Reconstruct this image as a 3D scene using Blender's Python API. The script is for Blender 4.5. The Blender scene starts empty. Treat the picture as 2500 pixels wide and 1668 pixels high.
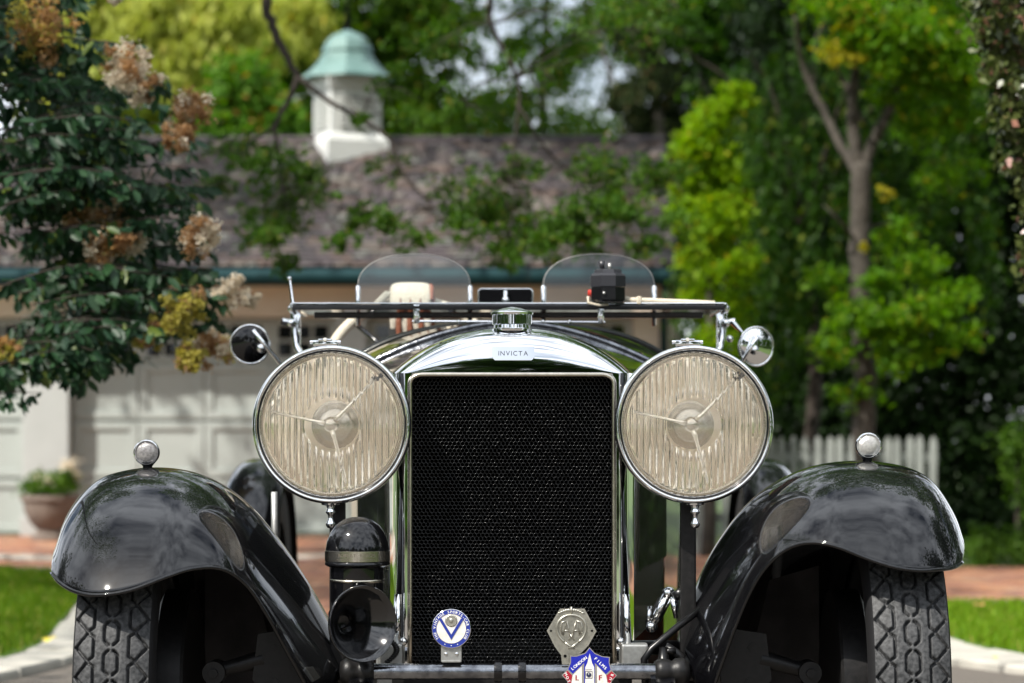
import bpy, bmesh, math, random
import numpy as np
from mathutils import Vector, Matrix, Euler

# ------------------------------------------------------------------ scene, camera, light
sc = bpy.context.scene
C = sc.collection
R = math.radians
FPX, CAM_Y, EYE, HORIZON = 6500.0, -5.0, 0.82, 1103.0

cam_d = bpy.data.cameras.new('camera')
cam = bpy.data.objects.new('camera', cam_d)
C.objects.link(cam)
cam.location = (0, CAM_Y, EYE)
cam.rotation_euler = (R(90), 0, 0)
cam_d.sensor_width = 36
cam_d.lens = 36 * FPX / 2500
cam_d.shift_y = (HORIZON - 834) / 2500
cam_d.clip_end = 2000
cam_d.dof.use_dof = True
cam_d.dof.focus_distance = 4.95
cam_d.dof.aperture_fstop = 4.6
cam_d.dof.aperture_blades = 9
sc.camera = cam

SUN = Vector((-0.47, -0.46, 0.75)).normalized()      # towards the sun
world = bpy.data.worlds.new('World')
sc.world = world
world.use_nodes = True
wn, wl = world.node_tree.nodes, world.node_tree.links
wn.clear()
out = wn.new('ShaderNodeOutputWorld')
bg = wn.new('ShaderNodeBackground')
sky = wn.new('ShaderNodeTexSky')
sky.sky_type = 'NISHITA'
sky.sun_disc = False
sky.sun_elevation = math.asin(SUN.z)
sky.sun_rotation = math.atan2(SUN.x, SUN.y)
sky.air_density = 1.0
sky.dust_density = 1.0
tc = wn.new('ShaderNodeTexCoord')
mp = wn.new('ShaderNodeMapping')
mp.inputs['Scale'].default_value = (1.0, 1.0, 1.3)
n1 = wn.new('ShaderNodeTexNoise')
n1.inputs['Scale'].default_value = 4.2
n1.inputs['Detail'].default_value = 9
n1.inputs['Roughness'].default_value = 0.55
n1.inputs['Distortion'].default_value = 0.25
cr = wn.new('ShaderNodeValToRGB')
cr.color_ramp.elements[0].position = 0.30
cr.color_ramp.elements[1].position = 0.62
mx = wn.new('ShaderNodeMix')
mx.data_type = 'RGBA'
wl.new(tc.outputs['Generated'], mp.inputs['Vector'])
wl.new(mp.outputs['Vector'], n1.inputs['Vector'])
wl.new(n1.outputs['Fac'], cr.inputs['Fac'])
wl.new(cr.outputs['Color'], mx.inputs['Factor'])
wl.new(sky.outputs['Color'], mx.inputs['A'])
mx.inputs['B'].default_value = (26.0, 27.4, 29.5, 1)
wl.new(mx.outputs['Result'], bg.inputs['Color'])
bg.inputs['Strength'].default_value = 0.05
wl.new(bg.outputs['Background'], out.inputs['Surface'])

sun_d = bpy.data.lights.new('sun', 'SUN')
sun = bpy.data.objects.new('sun', sun_d)
C.objects.link(sun)
sun_d.energy = 5.0
sun_d.angle = R(0.53)
sun_d.color = (1.0, 0.95, 0.87)
sun.rotation_euler = SUN.to_track_quat('Z', 'Y').to_euler()

sc.view_settings.view_transform = 'Standard'
sc.view_settings.look = 'None'
sc.view_settings.gamma = 1
sc.view_settings.exposure = 0.58
sc.render.engine = 'CYCLES'
sc.cycles.use_denoising = True
sc.cycles.max_bounces = 14
sc.cycles.glossy_bounces = 8
sc.cycles.transmission_bounces = 12
sc.cycles.transparent_max_bounces = 16
sc.cycles.sample_clamp_indirect = 12

# ------------------------------------------------------------------ helpers
def P(px, py, y):
    """world point seen at pixel (px, py) of the 2500 px photograph, at depth y"""
    d = y - CAM_Y
    return Vector(((px - 1250) * d / FPX, y, EYE - (py - HORIZON) * d / FPX))

def thing(name, loc, label, cat, group=None):
    o = bpy.data.objects.new(name, None)
    C.objects.link(o)
    o.location = loc
    o.empty_display_size = 0.1
    tag(o, label, cat, group)
    return o

def tag(o, label=None, cat=None, group=None, kind=None):
    if label: o['label'] = label
    if cat: o['category'] = cat
    if group: o['group'] = group
    if kind: o['kind'] = kind
    return o

def attach(o, parent):
    if parent is None: return
    o.parent = parent
    if parent.type == 'EMPTY':
        o.matrix_parent_inverse = Matrix.Translation(-Vector(parent.location))

def link_mesh(name, me, mat, parent=None, smooth=False):
    if mat is not None:
        for m in (mat if isinstance(mat, (list, tuple)) else [mat]): me.materials.append(m)
    if smooth:
        me.polygons.foreach_set('use_smooth', [True] * len(me.polygons))
    o = bpy.data.objects.new(name, me)
    C.objects.link(o)
    attach(o, parent)
    return o

def np_mesh(name, V, Q, mat, parent=None, smooth=False, mi=None):
    V = np.asarray(V, dtype=np.float32); Q = np.asarray(Q, dtype=np.int32)
    me = bpy.data.meshes.new(name)
    k = Q.shape[1]
    me.vertices.add(len(V)); me.vertices.foreach_set('co', V.ravel())
    me.loops.add(Q.size); me.loops.foreach_set('vertex_index', Q.ravel())
    me.polygons.add(len(Q))
    me.polygons.foreach_set('loop_start', np.arange(0, Q.size, k, dtype=np.int32))
    if mi is not None: me.polygons.foreach_set('material_index', np.asarray(mi, dtype=np.int32))
    me.update(calc_edges=True)
    return link_mesh(name, me, mat, parent, smooth)

def frame_of(axis):
    a = Vector(axis).normalized()
    u = a.cross(Vector((0, 0, 1)))
    if u.length < 1e-4: u = Vector((1, 0, 0))
    u.normalize()
    return a, u, a.cross(u).normalized()

class MB:
    def __init__(s): s.v = []; s.f = []; s.m = []
    def add(s, vs, fs, mi=0):
        b = len(s.v)
        s.v += [tuple(v) for v in vs]
        s.f += [tuple(b + i for i in f) for f in fs]
        s.m += [mi] * len(fs)
        return s
    def box(s, c, d, rot=None, mi=0, bev=0.0):
        x, y, z = d[0] / 2, d[1] / 2, d[2] / 2
        if bev:
            bm = bmesh.new(); bmesh.ops.create_cube(bm, size=1)
            bmesh.ops.scale(bm, vec=d, verts=bm.verts)
            bmesh.ops.bevel(bm, geom=bm.edges[:], offset=bev, segments=2, affect='EDGES', profile=0.6)
            vs = [v.co.copy() for v in bm.verts]
            for i, v in enumerate(bm.verts): v.index = i
            fs = [[v.index for v in f.verts] for f in bm.faces]; bm.free()
        else:
            vs = [Vector((a * x, b * y, e * z)) for a in (-1, 1) for b in (-1, 1) for e in (-1, 1)]
            fs = [(0, 1, 3, 2), (4, 6, 7, 5), (0, 4, 5, 1), (2, 3, 7, 6), (0, 2, 6, 4), (1, 5, 7, 3)]
        if rot is not None: vs = [rot @ v for v in vs]
        c = Vector(c)
        return s.add([v + c for v in vs], fs, mi)
    def tube(s, pts, r, n=10, cap=True, closed=False, mi=0):
        pts = [Vector(p) for p in pts]; m = len(pts)
        rs = r if isinstance(r, (list, tuple)) else [r] * m
        vs = []; u = None
        for i, p in enumerate(pts):
            if closed: t = pts[(i + 1) % m] - pts[i - 1]
            else: t = pts[min(i + 1, m - 1)] - pts[max(i - 1, 0)]
            t.normalize()
            if u is None:
                _, u, w = frame_of(t)
            else:
                u = (u - t * u.dot(t))
                if u.length < 1e-5: _, u, _ = frame_of(t)
                u.normalize()
            w = t.cross(u)
            for k in range(n):
                a = 2 * math.pi * k / n
                vs.append(p + (u * math.cos(a) + w * math.sin(a)) * rs[i])
        fs = []
        for i in range(m if closed else m - 1):
            j = (i + 1) % m
            for k in range(n):
                l = (k + 1) % n
                fs.append((i * n + k, i * n + l, j * n + l, j * n + k))
        if cap and not closed:
            fs.append(tuple(range(n - 1, -1, -1))); fs.append(tuple(range((m - 1) * n, m * n)))
        return s.add(vs, fs, mi)
    def lathe(s, prof, o, axis=(0, 0, 1), n=40, mi=0, a0=0, a1=2 * math.pi):
        a, u, w = frame_of(axis); o = Vector(o)
        full = abs(a1 - a0 - 2 * math.pi) < 1e-6
        cols = n if full else n + 1
        vs = []
        for (r, h) in prof:
            for k in range(cols):
                t = a0 + (a1 - a0) * k / n
                vs.append(o + a * h + (u * math.cos(t) + w * math.sin(t)) * max(r, 1e-5))
        fs = []
        for i in range(len(prof) - 1):
            for k in range(n):
                l = (k + 1) % cols
                fs.append((i * cols + k, i * cols + l, (i + 1) * cols + l, (i + 1) * cols + k))
        return s.add(vs, fs, mi)
    def grid(s, G, closed_u=False, closed_v=False, mi=0):
        nu, nv = len(G), len(G[0])
        vs = [p for row in G for p in row]; fs = []
        for i in range(nu if closed_u else nu - 1):
            for j in range(nv if closed_v else nv - 1):
                i2, j2 = (i + 1) % nu, (j + 1) % nv
                fs.append((i * nv + j, i2 * nv + j, i2 * nv + j2, i * nv + j2))
        return s.add(vs, fs, mi)
    def prism(s, poly, org, ux, uy, dep, mi=0):
        """flat polygon (2-D points) extruded by dep along ux x uy"""
        ux, uy, org = Vector(ux), Vector(uy), Vector(org); nz = ux.cross(uy).normalized()
        n = len(poly)
        a = [org + ux * p[0] + uy * p[1] for p in poly]
        vs = a + [p + nz * dep for p in a]
        fs = [tuple(range(n - 1, -1, -1)), tuple(range(n, 2 * n))]
        fs += [(i, (i + 1) % n, n + (i + 1) % n, n + i) for i in range(n)]
        return s.add(vs, fs, mi)
    def sphere(s, c, r, n=12, mi=0, sq=(1, 1, 1)):
        c = Vector(c); G = []
        for i in range(n + 1):
            ph = math.pi * i / n
            G.append([c + Vector((max(math.sin(ph), 1e-4) * math.cos(2 * math.pi * k / (2 * n)) * r * sq[0],
                                  max(math.sin(ph), 1e-4) * math.sin(2 * math.pi * k / (2 * n)) * r * sq[1],
                                  math.cos(ph) * r * sq[2])) for k in range(2 * n)])
        return s.grid(G, closed_v=True, mi=mi)
    def build(s, name, mat, parent=None, smooth=False, fix=True, sharp=None):
        me = bpy.data.meshes.new(name)
        me.from_pydata(s.v, [], s.f)
        if isinstance(mat, (list, tuple)) and len(mat) > 1: me.polygons.foreach_set('material_index', s.m)
        if fix:
            bm = bmesh.new(); bm.from_mesh(me)
            bmesh.ops.recalc_face_normals(bm, faces=bm.faces[:])
            bm.to_mesh(me); bm.free()
        o = link_mesh(name, me, mat, parent, smooth)
        if smooth and sharp: me.set_sharp_from_angle(angle=R(sharp))
        return o

def crom(pts, n):
    """Catmull-Rom resample of a list of tuples"""
    A = np.array(pts, float)
    A = np.vstack([2 * A[0] - A[1], A, 2 * A[-1] - A[-2]])
    m = len(pts) - 1; res = []
    for k in range(n):
        t = m * k / (n - 1); i = min(int(t), m - 1); f = t - i
        p0, p1, p2, p3 = A[i], A[i + 1], A[i + 2], A[i + 3]
        res.append(0.5 * ((2 * p1) + (-p0 + p2) * f + (2 * p0 - 5 * p1 + 4 * p2 - p3) * f * f + (-p0 + 3 * p1 - 3 * p2 + p3) * f ** 3))
    return res

_gl = {}
def glyph(ch):
    if ch in _gl: return _gl[ch]
    cu = bpy.data.curves.new('glyph', 'FONT'); cu.body = ch; cu.size = 1; cu.extrude = 0.02
    cu.resolution_u = 3
    ob = bpy.data.objects.new('glyph', cu); C.objects.link(ob)
    bpy.context.view_layer.update()
    me = bpy.data.meshes.new_from_object(ob.evaluated_get(bpy.context.evaluated_depsgraph_get()))
    vs = [v.co.copy() for v in me.vertices]; fs = [tuple(p.vertices) for p in me.polygons]
    bpy.data.objects.remove(ob); bpy.data.curves.remove(cu); bpy.data.meshes.remove(me)
    xs = [v.x for v in vs] or [0, 0.3]
    _gl[ch] = (vs, fs, min(xs), max(xs)); return _gl[ch]

def put_text(mb, s, org, ux, uy, size, spacing=0.12, bold=0.0):
    """one line of letters centred on org"""
    ux, uy, org = Vector(ux), Vector(uy), Vector(org); nz = ux.cross(uy)
    ws = [(0.3 if c == ' ' else glyph(c)[3] - glyph(c)[2]) for c in s]
    tot = sum(ws) + spacing * (len(s) - 1); x = -tot / 2
    for c, w in zip(s, ws):
        if c != ' ':
            vs, fs, a, _ = glyph(c)
            for off in ((0,) if not bold else (-bold, 0, bold)):
                mb.add([org + ux * ((v.x - a + x + off) * size) + uy * ((v.y - 0.35) * size) + nz * (v.z * size * 0.5 + off * 1e-3) for v in vs], fs)
        x += w + spacing

def put_arc(mb, s, cen, rad, size, a_mid, step, cw=True, bold=0.02):
    """letters on a circle in the XZ plane facing -Y, around angle a_mid (radians, from +X)"""
    cen = Vector(cen); n = len(s)
    for i, c in enumerate(s):
        if c == ' ': continue
        a = a_mid - (i - (n - 1) / 2) * step if cw else a_mid + (i - (n - 1) / 2) * step
        rd = Vector((math.cos(a), 0, math.sin(a)))
        up = rd if cw else -rd
        ux = Vector((math.sin(a), 0, -math.cos(a))) if cw else Vector((-math.sin(a), 0, math.cos(a)))
        put_text(mb, c, cen + rd * rad, ux, up, size, bold=bold)

# ------------------------------------------------------------------ materials
def mat_new(name):
    m = bpy.data.materials.new(name); m.use_nodes = True
    nt = m.node_tree; return m, nt, nt.nodes['Principled BSDF']

def pm(name, col, rough=0.5, metal=0.0, coat=0.0, spec=0.5, noise=None, bump=None, ior=None, coat_ior=None):
    """principled; noise=(scale, colour2, detail) mixes a second colour; bump=(scale, strength)"""
    m, nt, b = mat_new(name)
    b.inputs['Base Color'].default_value = (*col, 1)
    b.inputs['Roughness'].default_value = rough
    b.inputs['Metallic'].default_value = metal
    b.inputs['Coat Weight'].default_value = coat
    b.inputs['Coat Roughness'].default_value = 0.035
    b.inputs['Specular IOR Level'].default_value = spec
    if ior: b.inputs['IOR'].default_value = ior
    if coat_ior: b.inputs['Coat IOR'].default_value = coat_ior
    t = None
    if noise or bump:
        t = nt.nodes.new('ShaderNodeTexCoord')
    if noise:
        n = nt.nodes.new('ShaderNodeTexNoise'); n.inputs['Scale'].default_value = noise[0]
        n.inputs['Detail'].default_value = noise[2] if len(noise) > 2 else 5
        r = nt.nodes.new('ShaderNodeValToRGB')
        r.color_ramp.elements[0].position = 0.35; r.color_ramp.elements[1].position = 0.68
        r.color_ramp.elements[0].color = (*col, 1); r.color_ramp.elements[1].color = (*noise[1], 1)
        nt.links.new(t.outputs['Object'], n.inputs['Vector'])
        nt.links.new(n.outputs['Fac'], r.inputs['Fac']); nt.links.new(r.outputs['Color'], b.inputs['Base Color'])
    if bump:
        n2 = nt.nodes.new('ShaderNodeTexNoise'); n2.inputs['Scale'].default_value = bump[0]; n2.inputs['Detail'].default_value = 6
        bp = nt.nodes.new('ShaderNodeBump'); bp.inputs['Strength'].default_value = bump[1]; bp.inputs['Distance'].default_value = 0.01
        nt.links.new(t.outputs['Object'], n2.inputs['Vector'])
        nt.links.new(n2.outputs['Fac'], bp.inputs['Height']); nt.links.new(bp.outputs['Normal'], b.inputs['Normal'])
    return m

def leaf_mat(name, c1, c2, c3=None, trans=0.35, gloss=0.15, rough=0.5):
    """each leaf takes its own shade between the colours"""
    m = bpy.data.materials.new(name); m.use_nodes = True
    nt = m.node_tree; nt.nodes.clear(); L = nt.links
    o = nt.nodes.new('ShaderNodeOutputMaterial')
    g = nt.nodes.new('ShaderNodeNewGeometry')
    r = nt.nodes.new('ShaderNodeValToRGB')
    r.color_ramp.elements[0].color = (*c1, 1); r.color_ramp.elements[1].color = (*c2, 1)
    if c3:
        e = r.color_ramp.elements.new(0.93); e.color = (*c2, 1)
        r.color_ramp.elements[2].color = (*c3, 1); r.color_ramp.elements[2].position = 0.97
    L.new(g.outputs['Random Per Island'], r.inputs['Fac'])
    b = nt.nodes.new('ShaderNodeBsdfPrincipled')
    b.inputs['Roughness'].default_value = rough; b.inputs['Specular IOR Level'].default_value = gloss
    L.new(r.outputs['Color'], b.inputs['Base Color'])
    hs = nt.nodes.new('ShaderNodeHueSaturation'); hs.inputs['Value'].default_value = 1.5; hs.inputs['Saturation'].default_value = 1.1
    L.new(r.outputs['Color'], hs.inputs['Color'])
    t = nt.nodes.new('ShaderNodeBsdfTranslucent'); L.new(hs.outputs['Color'], t.inputs['Color'])
    mxs = nt.nodes.new('ShaderNodeMixShader'); mxs.inputs['Fac'].default_value = trans
    L.new(b.outputs[0], mxs.inputs[1]); L.new(t.outputs[0], mxs.inputs[2]); L.new(mxs.outputs[0], o.inputs['Surface'])
    return m

def glass_thin(name, tint=(1, 1, 1), ior=1.5):
    m = bpy.data.materials.new(name); m.use_nodes = True
    nt = m.node_tree; nt.nodes.clear(); L = nt.links
    o = nt.nodes.new('ShaderNodeOutputMaterial'); f = nt.nodes.new('ShaderNodeFresnel'); f.inputs['IOR'].default_value = ior
    t = nt.nodes.new('ShaderNodeBsdfTransparent'); t.inputs['Color'].default_value = (*tint, 1)
    g = nt.nodes.new('ShaderNodeBsdfGlossy'); g.inputs['Roughness'].default_value = 0.01
    x = nt.nodes.new('ShaderNodeMixShader')
    L.new(f.outputs[0], x.inputs[0]); L.new(t.outputs[0], x.inputs[1]); L.new(g.outputs[0], x.inputs[2]); L.new(x.outputs[0], o.inputs['Surface'])
    return m

M = {}
M['paint'] = pm('black_paint', (0.002, 0.002, 0.0026), 0.4, 0, 1.0, 0.05, coat_ior=1.5)
M['paint_dull'] = pm('black_satin', (0.004, 0.004, 0.0045), 0.3, 0, 0.1, 0.35, noise=(60, (0.008, 0.0078, 0.0078)))
M['grime'] = pm('grimy_black_metal', (0.005, 0.005, 0.005), 0.42, 0.0, 0, 0.3, noise=(90, (0.012, 0.011, 0.011), 8), bump=(400, 0.06))
M['chrome'] = pm('chrome', (0.83, 0.84, 0.85), 0.025, 1.0)
M['nickel'] = pm('aged_nickel', (0.62, 0.57, 0.48), 0.22, 1.0, noise=(70, (0.5, 0.46, 0.38)))
M['alloy'] = pm('cast_alloy', (0.46, 0.46, 0.44), 0.45, 0.9, noise=(120, (0.36, 0.36, 0.34)), bump=(500, 0.05))
M['alloy_bar'] = pm('worn_plated_tube', (0.30, 0.31, 0.33), 0.16, 1.0, noise=(55, (0.12, 0.125, 0.14), 9), bump=(140, 0.08))
M['core'] = pm('radiator_core_black', (0.002, 0.002, 0.0022), 0.24, 0.0, 0, 0.4, noise=(150, (0.006, 0.006, 0.006)))
M['void'] = pm('unlit_black', (0.002, 0.002, 0.002), 0.9, 0, 0, 0.1)
M['reflector'] = pm('silvered_reflector', (0.93, 0.895, 0.85), 0.04, 1.0)
M['bulbglass'] = pm('frosted_bulb_cap', (0.62, 0.59, 0.54), 0.22, 0.85)
M['bulb'] = pm('frosted_bulb', (0.90, 0.86, 0.80), 0.3, 0.0)
M['rod'] = pm('plated_rod', (0.93, 0.91, 0.87), 0.22, 0.7)
M['rubber'] = pm('tyre_rubber', (0.014, 0.014, 0.015), 0.6, 0, 0, 0.25)
M['tread'] = pm('worn_tread', (0.016, 0.017, 0.018), 0.55, 0, 0, 0.3, noise=(150, (0.068, 0.069, 0.071), 9), bump=(300, 0.12))
M['apron'] = pm('dusty_apron', (0.06, 0.057, 0.058), 0.8, 0, 0, 0.15, noise=(9, (0.12, 0.113, 0.113), 7))
M['blue'] = pm('blue_enamel', (0.012, 0.03, 0.24), 0.18, 0, 0.5)
M['royal'] = pm('royal_blue_enamel', (0.004, 0.012, 0.30), 0.15, 0, 0.6)
M['red'] = pm('crimson_enamel', (0.30, 0.006, 0.022), 0.16, 0, 0.6)
M['white'] = pm('white_enamel', (0.74, 0.72, 0.68), 0.2, 0, 0.4, noise=(140, (0.60, 0.56, 0.50)))
M['white_text'] = pm('white_lettering', (0.82, 0.82, 0.80), 0.3)
M['ink'] = pm('black_lettering', (0.01, 0.01, 0.02), 0.4)
M['badge_metal'] = pm('badge_pewter', (0.52, 0.50, 0.43), 0.34, 0.85, noise=(110, (0.38, 0.37, 0.32)))
M['cord'] = pm('cream_cord', (0.62, 0.55, 0.43), 0.75, bump=(320, 0.6))
M['knit'] = pm('cream_knit', (0.72, 0.66, 0.55), 0.9, 0, 0, 0.2, noise=(260, (0.60, 0.54, 0.43)), bump=(420, 0.8))
M['leather'] = pm('tan_leather', (0.19, 0.055, 0.022), 0.5, bump=(180, 0.4))
M['glass'] = glass_thin('screen_glass', (0.96, 0.98, 0.97))
M['pane'] = pm('dark_window_glass', (0.006, 0.007, 0.009), 0.04, 0, 0, 0.7)
M['darkplastic'] = pm('black_bakelite', (0.006, 0.006, 0.007), 0.18, 0, 0.3)
M['greybox'] = pm('charcoal_lid', (0.022, 0.022, 0.026), 0.3)
M['amber'] = pm('red_lens', (0.35, 0.03, 0.02), 0.15)

def real_glass(name, rough=0.0, ior=1.42, col=(1, 1, 1)):
    m = bpy.data.materials.new(name); m.use_nodes = True
    nt = m.node_tree; nt.nodes.clear()
    o = nt.nodes.new('ShaderNodeOutputMaterial'); g = nt.nodes.new('ShaderNodeBsdfGlass')
    g.inputs['IOR'].default_value = ior; g.inputs['Roughness'].default_value = rough; g.inputs['Color'].default_value = (*col, 1)
    d = nt.nodes.new('ShaderNodeBsdfDiffuse'); d.inputs['Color'].default_value = (.86, .80, .71, 1)
    x = nt.nodes.new('ShaderNodeMixShader'); x.inputs['Fac'].default_value = 0.035
    nt.links.new(g.outputs[0], x.inputs[1]); nt.links.new(d.outputs[0], x.inputs[2])
    nt.links.new(x.outputs[0], o.inputs['Surface']); return m
M['lens'] = real_glass('ribbed_lens_glass', 0.01, 1.40, (1.0, 0.985, 0.95))

rng = random.Random(7)
NP = np.random.default_rng(11)

# ------------------------------------------------------------------ ground
def sheet(name, poly, z, mat, kind='structure'):
    me = bpy.data.meshes.new(name)
    me.from_pydata([(p[0], p[1], z) for p in poly], [], [tuple(range(len(poly)))])
    bm = bmesh.new(); bm.from_mesh(me)
    bmesh.ops.triangulate(bm, faces=bm.faces[:]); bmesh.ops.recalc_face_normals(bm, faces=bm.faces[:])
    bm.to_mesh(me); bm.free()
    if me.polygons and me.polygons[0].normal.z < 0: me.flip_normals()
    o = link_mesh(name, me, mat); tag(o, kind=kind); return o

M['soil'] = pm('ground_turf', (0.045, 0.09, 0.014), 0.9, noise=(0.6, (0.075, 0.11, 0.025)))
M['drive'] = pm('driveway_gravel', (0.10, 0.088, 0.076), 0.9, noise=(60, (0.14, 0.12, 0.10)), bump=(120, 0.4))
M['mortar'] = pm('sand_joint', (0.30, 0.25, 0.19), 0.9, noise=(12, (0.24, 0.20, 0.15)))
M['lawnbase'] = pm('lawn_base', (0.07, 0.14, 0.010), 0.9, noise=(3, (0.10, 0.17, 0.016)))
BR = [pm('brick_%d' % i, c, 0.85, noise=(25, c2), bump=(90, 0.4)) for i, (c, c2) in enumerate([
    ((0.33, 0.135, 0.065), (0.27, 0.11, 0.06)), ((0.38, 0.18, 0.09), (0.32, 0.15, 0.075)), ((0.27, 0.105, 0.065), (0.21, 0.085, 0.055)),
    ((0.36, 0.22, 0.13), (0.30, 0.18, 0.11)), ((0.23, 0.12, 0.09), (0.18, 0.095, 0.075))])]
M['stone'] = pm('bluestone', (0.36, 0.345, 0.305), 0.8, noise=(5, (0.48, 0.455, 0.40), 7), bump=(40, 0.3))

sheet('ground', [(-150, -150), (150, -150), (150, 300), (-150, 300)], -0.012, M['soil'])
sheet('driveway', [(-4.2, -60), (4.2, -60), (4.2, 8.2), (-4.2, 8.2)], 0.0, M['drive'])
fore = sheet('brick_forecourt', [(-9, 8.2), (9, 8.2), (9, 20.68), (-9, 20.68)], -0.004, M['mortar'])

# left lawn (curved edge) and right lawn
LEFT = [(-9, 12.9), (-3.4, 12.85), (-2.95, 12.4), (-2.62, 11.2), (-2.36, 9.6), (-2.22, 8.4), (-2.05, 6.9), (-1.95, 5.9), (-2.0, 5.0), (-2.3, 3.9), (-3.2, 3.2), (-9, 3.1)]
RIGHT = [(2.18, 8.75), (6, 8.9), (9, 8.9), (9, 3.4), (4.5, 3.6), (3.2, 4.2), (2.35, 4.75), (2.0, 5.3), (1.86, 6.4), (1.92, 7.6)]
sheet('lawn_left', LEFT, 0.02, M['lawnbase']); sheet('lawn_right', RIGHT, 0.02, M['lawnbase'])

def inside(poly, x, y):
    c = False; n = len(poly)
    for i in range(n):
        x1, y1 = poly[i]; x2, y2 = poly[(i + 1) % n]
        if (y1 > y) != (y2 > y) and x < (x2 - x1) * (y - y1) / (y2 - y1) + x1: c = not c
    return c

def leaf_quads(cen, direc, nrm, ln, wd, bend=0.12):
    """arrays of one-quad leaves: base, side, tip, side"""
    side = np.cross(direc, nrm); side /= (np.linalg.norm(side, axis=1, keepdims=True) + 1e-9)
    ln = np.asarray(ln).reshape(-1, 1); wd = np.asarray(wd).reshape(-1, 1)
    a = cen - direc * ln * 0.5; c = cen + direc * ln * 0.5
    m = cen - direc * ln * 0.06 + nrm * ln * bend
    b = m + side * wd * 0.5; d = m - side * wd * 0.5
    V = np.stack([a, b, c, d], 1).reshape(-1, 3)
    Q = np.arange(len(V)).reshape(-1, 4)
    return V, Q

def unit(n):
    v = NP.normal(size=(n, 3)); return v / np.linalg.norm(v, axis=1, keepdims=True)

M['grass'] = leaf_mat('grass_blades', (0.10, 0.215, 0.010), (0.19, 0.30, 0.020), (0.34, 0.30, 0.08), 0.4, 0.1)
M['grass_shaded'] = leaf_mat('grass_blades_shade', (0.075, 0.16, 0.010), (0.15, 0.23, 0.02), (0.34, 0.28, 0.09), 0.4, 0.1)  # same grass darkened: the lawn's shade put into the blade colour
def grass(name, poly, xr, yr, n, mat, label):
    X = NP.uniform(xr[0], xr[1], n * 2); Y = NP.uniform(yr[0], yr[1], n * 2)
    k = np.array([inside(poly, x, y) for x, y in zip(X, Y)]); X, Y = X[k][:n], Y[k][:n]
    m = len(X); h = NP.uniform(0.035, 0.075, m)
    dirv = np.stack([NP.normal(0, 0.45, m), NP.normal(0, 0.45, m), np.ones(m)], 1); dirv /= np.linalg.norm(dirv, axis=1, keepdims=True)
    cen = np.stack([X, Y, 0.02 + h * 0.45], 1); nr = unit(m)
    V, Q = leaf_quads(cen, dirv, nr, h, 0.008 + 0 * h, 0.05)
    o = np_mesh(name, V, Q, mat); tag(o, label, 'grass', kind='stuff')
grass('grass_left', LEFT, (-4.2, -1.8), (3.5, 12.9), 42000, M['grass_shaded'], 'mown grass of the shaded lawn left of the car')
grass('grass_right', RIGHT, (1.85, 4.6), (3.5, 8.9), 42000, M['grass'], 'sunny mown grass of the lawn right of the car')

# stone edging, one stone after the other
def stones(name, path, wid, label, n):
    root = bpy.data.objects.new(name, None); C.objects.link(root); tag(root, label, 'edging')
    root['kind'] = 'structure'; root.location = (path[0][0], path[0][1], 0)
    pts = crom(path, n)
    for a, b in zip(pts[:-1], pts[1:]):
        a = Vector((*a, 0)); b = Vector((*b, 0)); t = (b - a).normalized(); s = Vector((-t.y, t.x, 0))
        a += t * 0.003; b -= t * 0.003; h = 0.034 + rng.uniform(-.005, .005); w = wid * rng.uniform(.94, 1.06)
        mb = MB(); ring = [a - s * w / 2, b - s * w / 2, b + s * w / 2, a + s * w / 2]
        top = [Vector((p.x, p.y, h)) * 1.0 for p in ring]; cc = sum(top, Vector()) / 4
        top2 = [p + (cc - p).normalized() * 0.012 for p in top]
        lo = [Vector((p.x, p.y, -0.02)) for p in ring]; md = [Vector((p.x, p.y, h - 0.012)) for p in ring]
        mb.add(lo + md + top2, [(i, (i + 1) % 4, 4 + (i + 1) % 4, 4 + i) for i in range(4)] + [(4 + i, 4 + (i + 1) % 4, 8 + (i + 1) % 4, 8 + i) for i in range(4)] + [(8, 9, 10, 11)])
        mb.build('stone', M['stone'], root)
    return root
def offset(path, d):
    res = []
    for i, p in enumerate(path):
        a = Vector(path[max(i - 1, 0)]); b = Vector(path[min(i + 1, len(path) - 1)]); t = (b - a).normalized()
        res.append((p[0] - t.y * d, p[1] + t.x * d))
    return res
stones('stone_edging_left', offset(LEFT[0:11], 0.14), 0.26, 'pale stone edging curving round the left lawn', 24)
stones('stone_edging_right', offset([RIGHT[2], RIGHT[1], RIGHT[0], RIGHT[9], RIGHT[8], RIGHT[7], RIGHT[6], RIGHT[5], RIGHT[4], RIGHT[3]], -0.17)[::1], 0.32, 'pale stone edging round the sunny right lawn', 26)
stones('stone_band', [(-9, 17.6), (-6, 16.2), (-4.0, 15.2), (-2.9, 14.9), (-1.4, 15.4), (0, 16.4)], 0.26, 'pale stone band crossing the brick in front of the garage', 26)

# bricks: the ones that show largest are objects, the rest one mass
def brick_mesh(i):
    mb = MB(); x, y, h, b = 0.098, 0.0475, 0.012, 0.004
    lo = [(-x, -y, -0.01), (x, -y, -0.01), (x, y, -0.01), (-x, y, -0.01)]; mdl = [(p[0], p[1], h - b) for p in lo]
    tp = [(-x + b, -y + b, h), (x - b, -y + b, h), (x - b, y - b, h), (-x + b, y - b, h)]
    mb.add(lo + mdl + tp, [(j, (j + 1) % 4, 4 + (j + 1) % 4, 4 + j) for j in range(4)] + [(4 + j, 4 + (j + 1) % 4, 8 + (j + 1) % 4, 8 + j) for j in range(4)] + [(8, 9, 10, 11)])
    return mb
protos = []
for i in range(5):
    me = bpy.data.meshes.new('brick'); b_ = brick_mesh(i); me.from_pydata(b_.v, [], b_.f); me.materials.append(BR[i]); protos.append(me)
BED = [(1.62, 20.68), (1.62, 15.3), (2.7, 13.75), (9, 13.6), (9, 20.68)]
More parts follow.
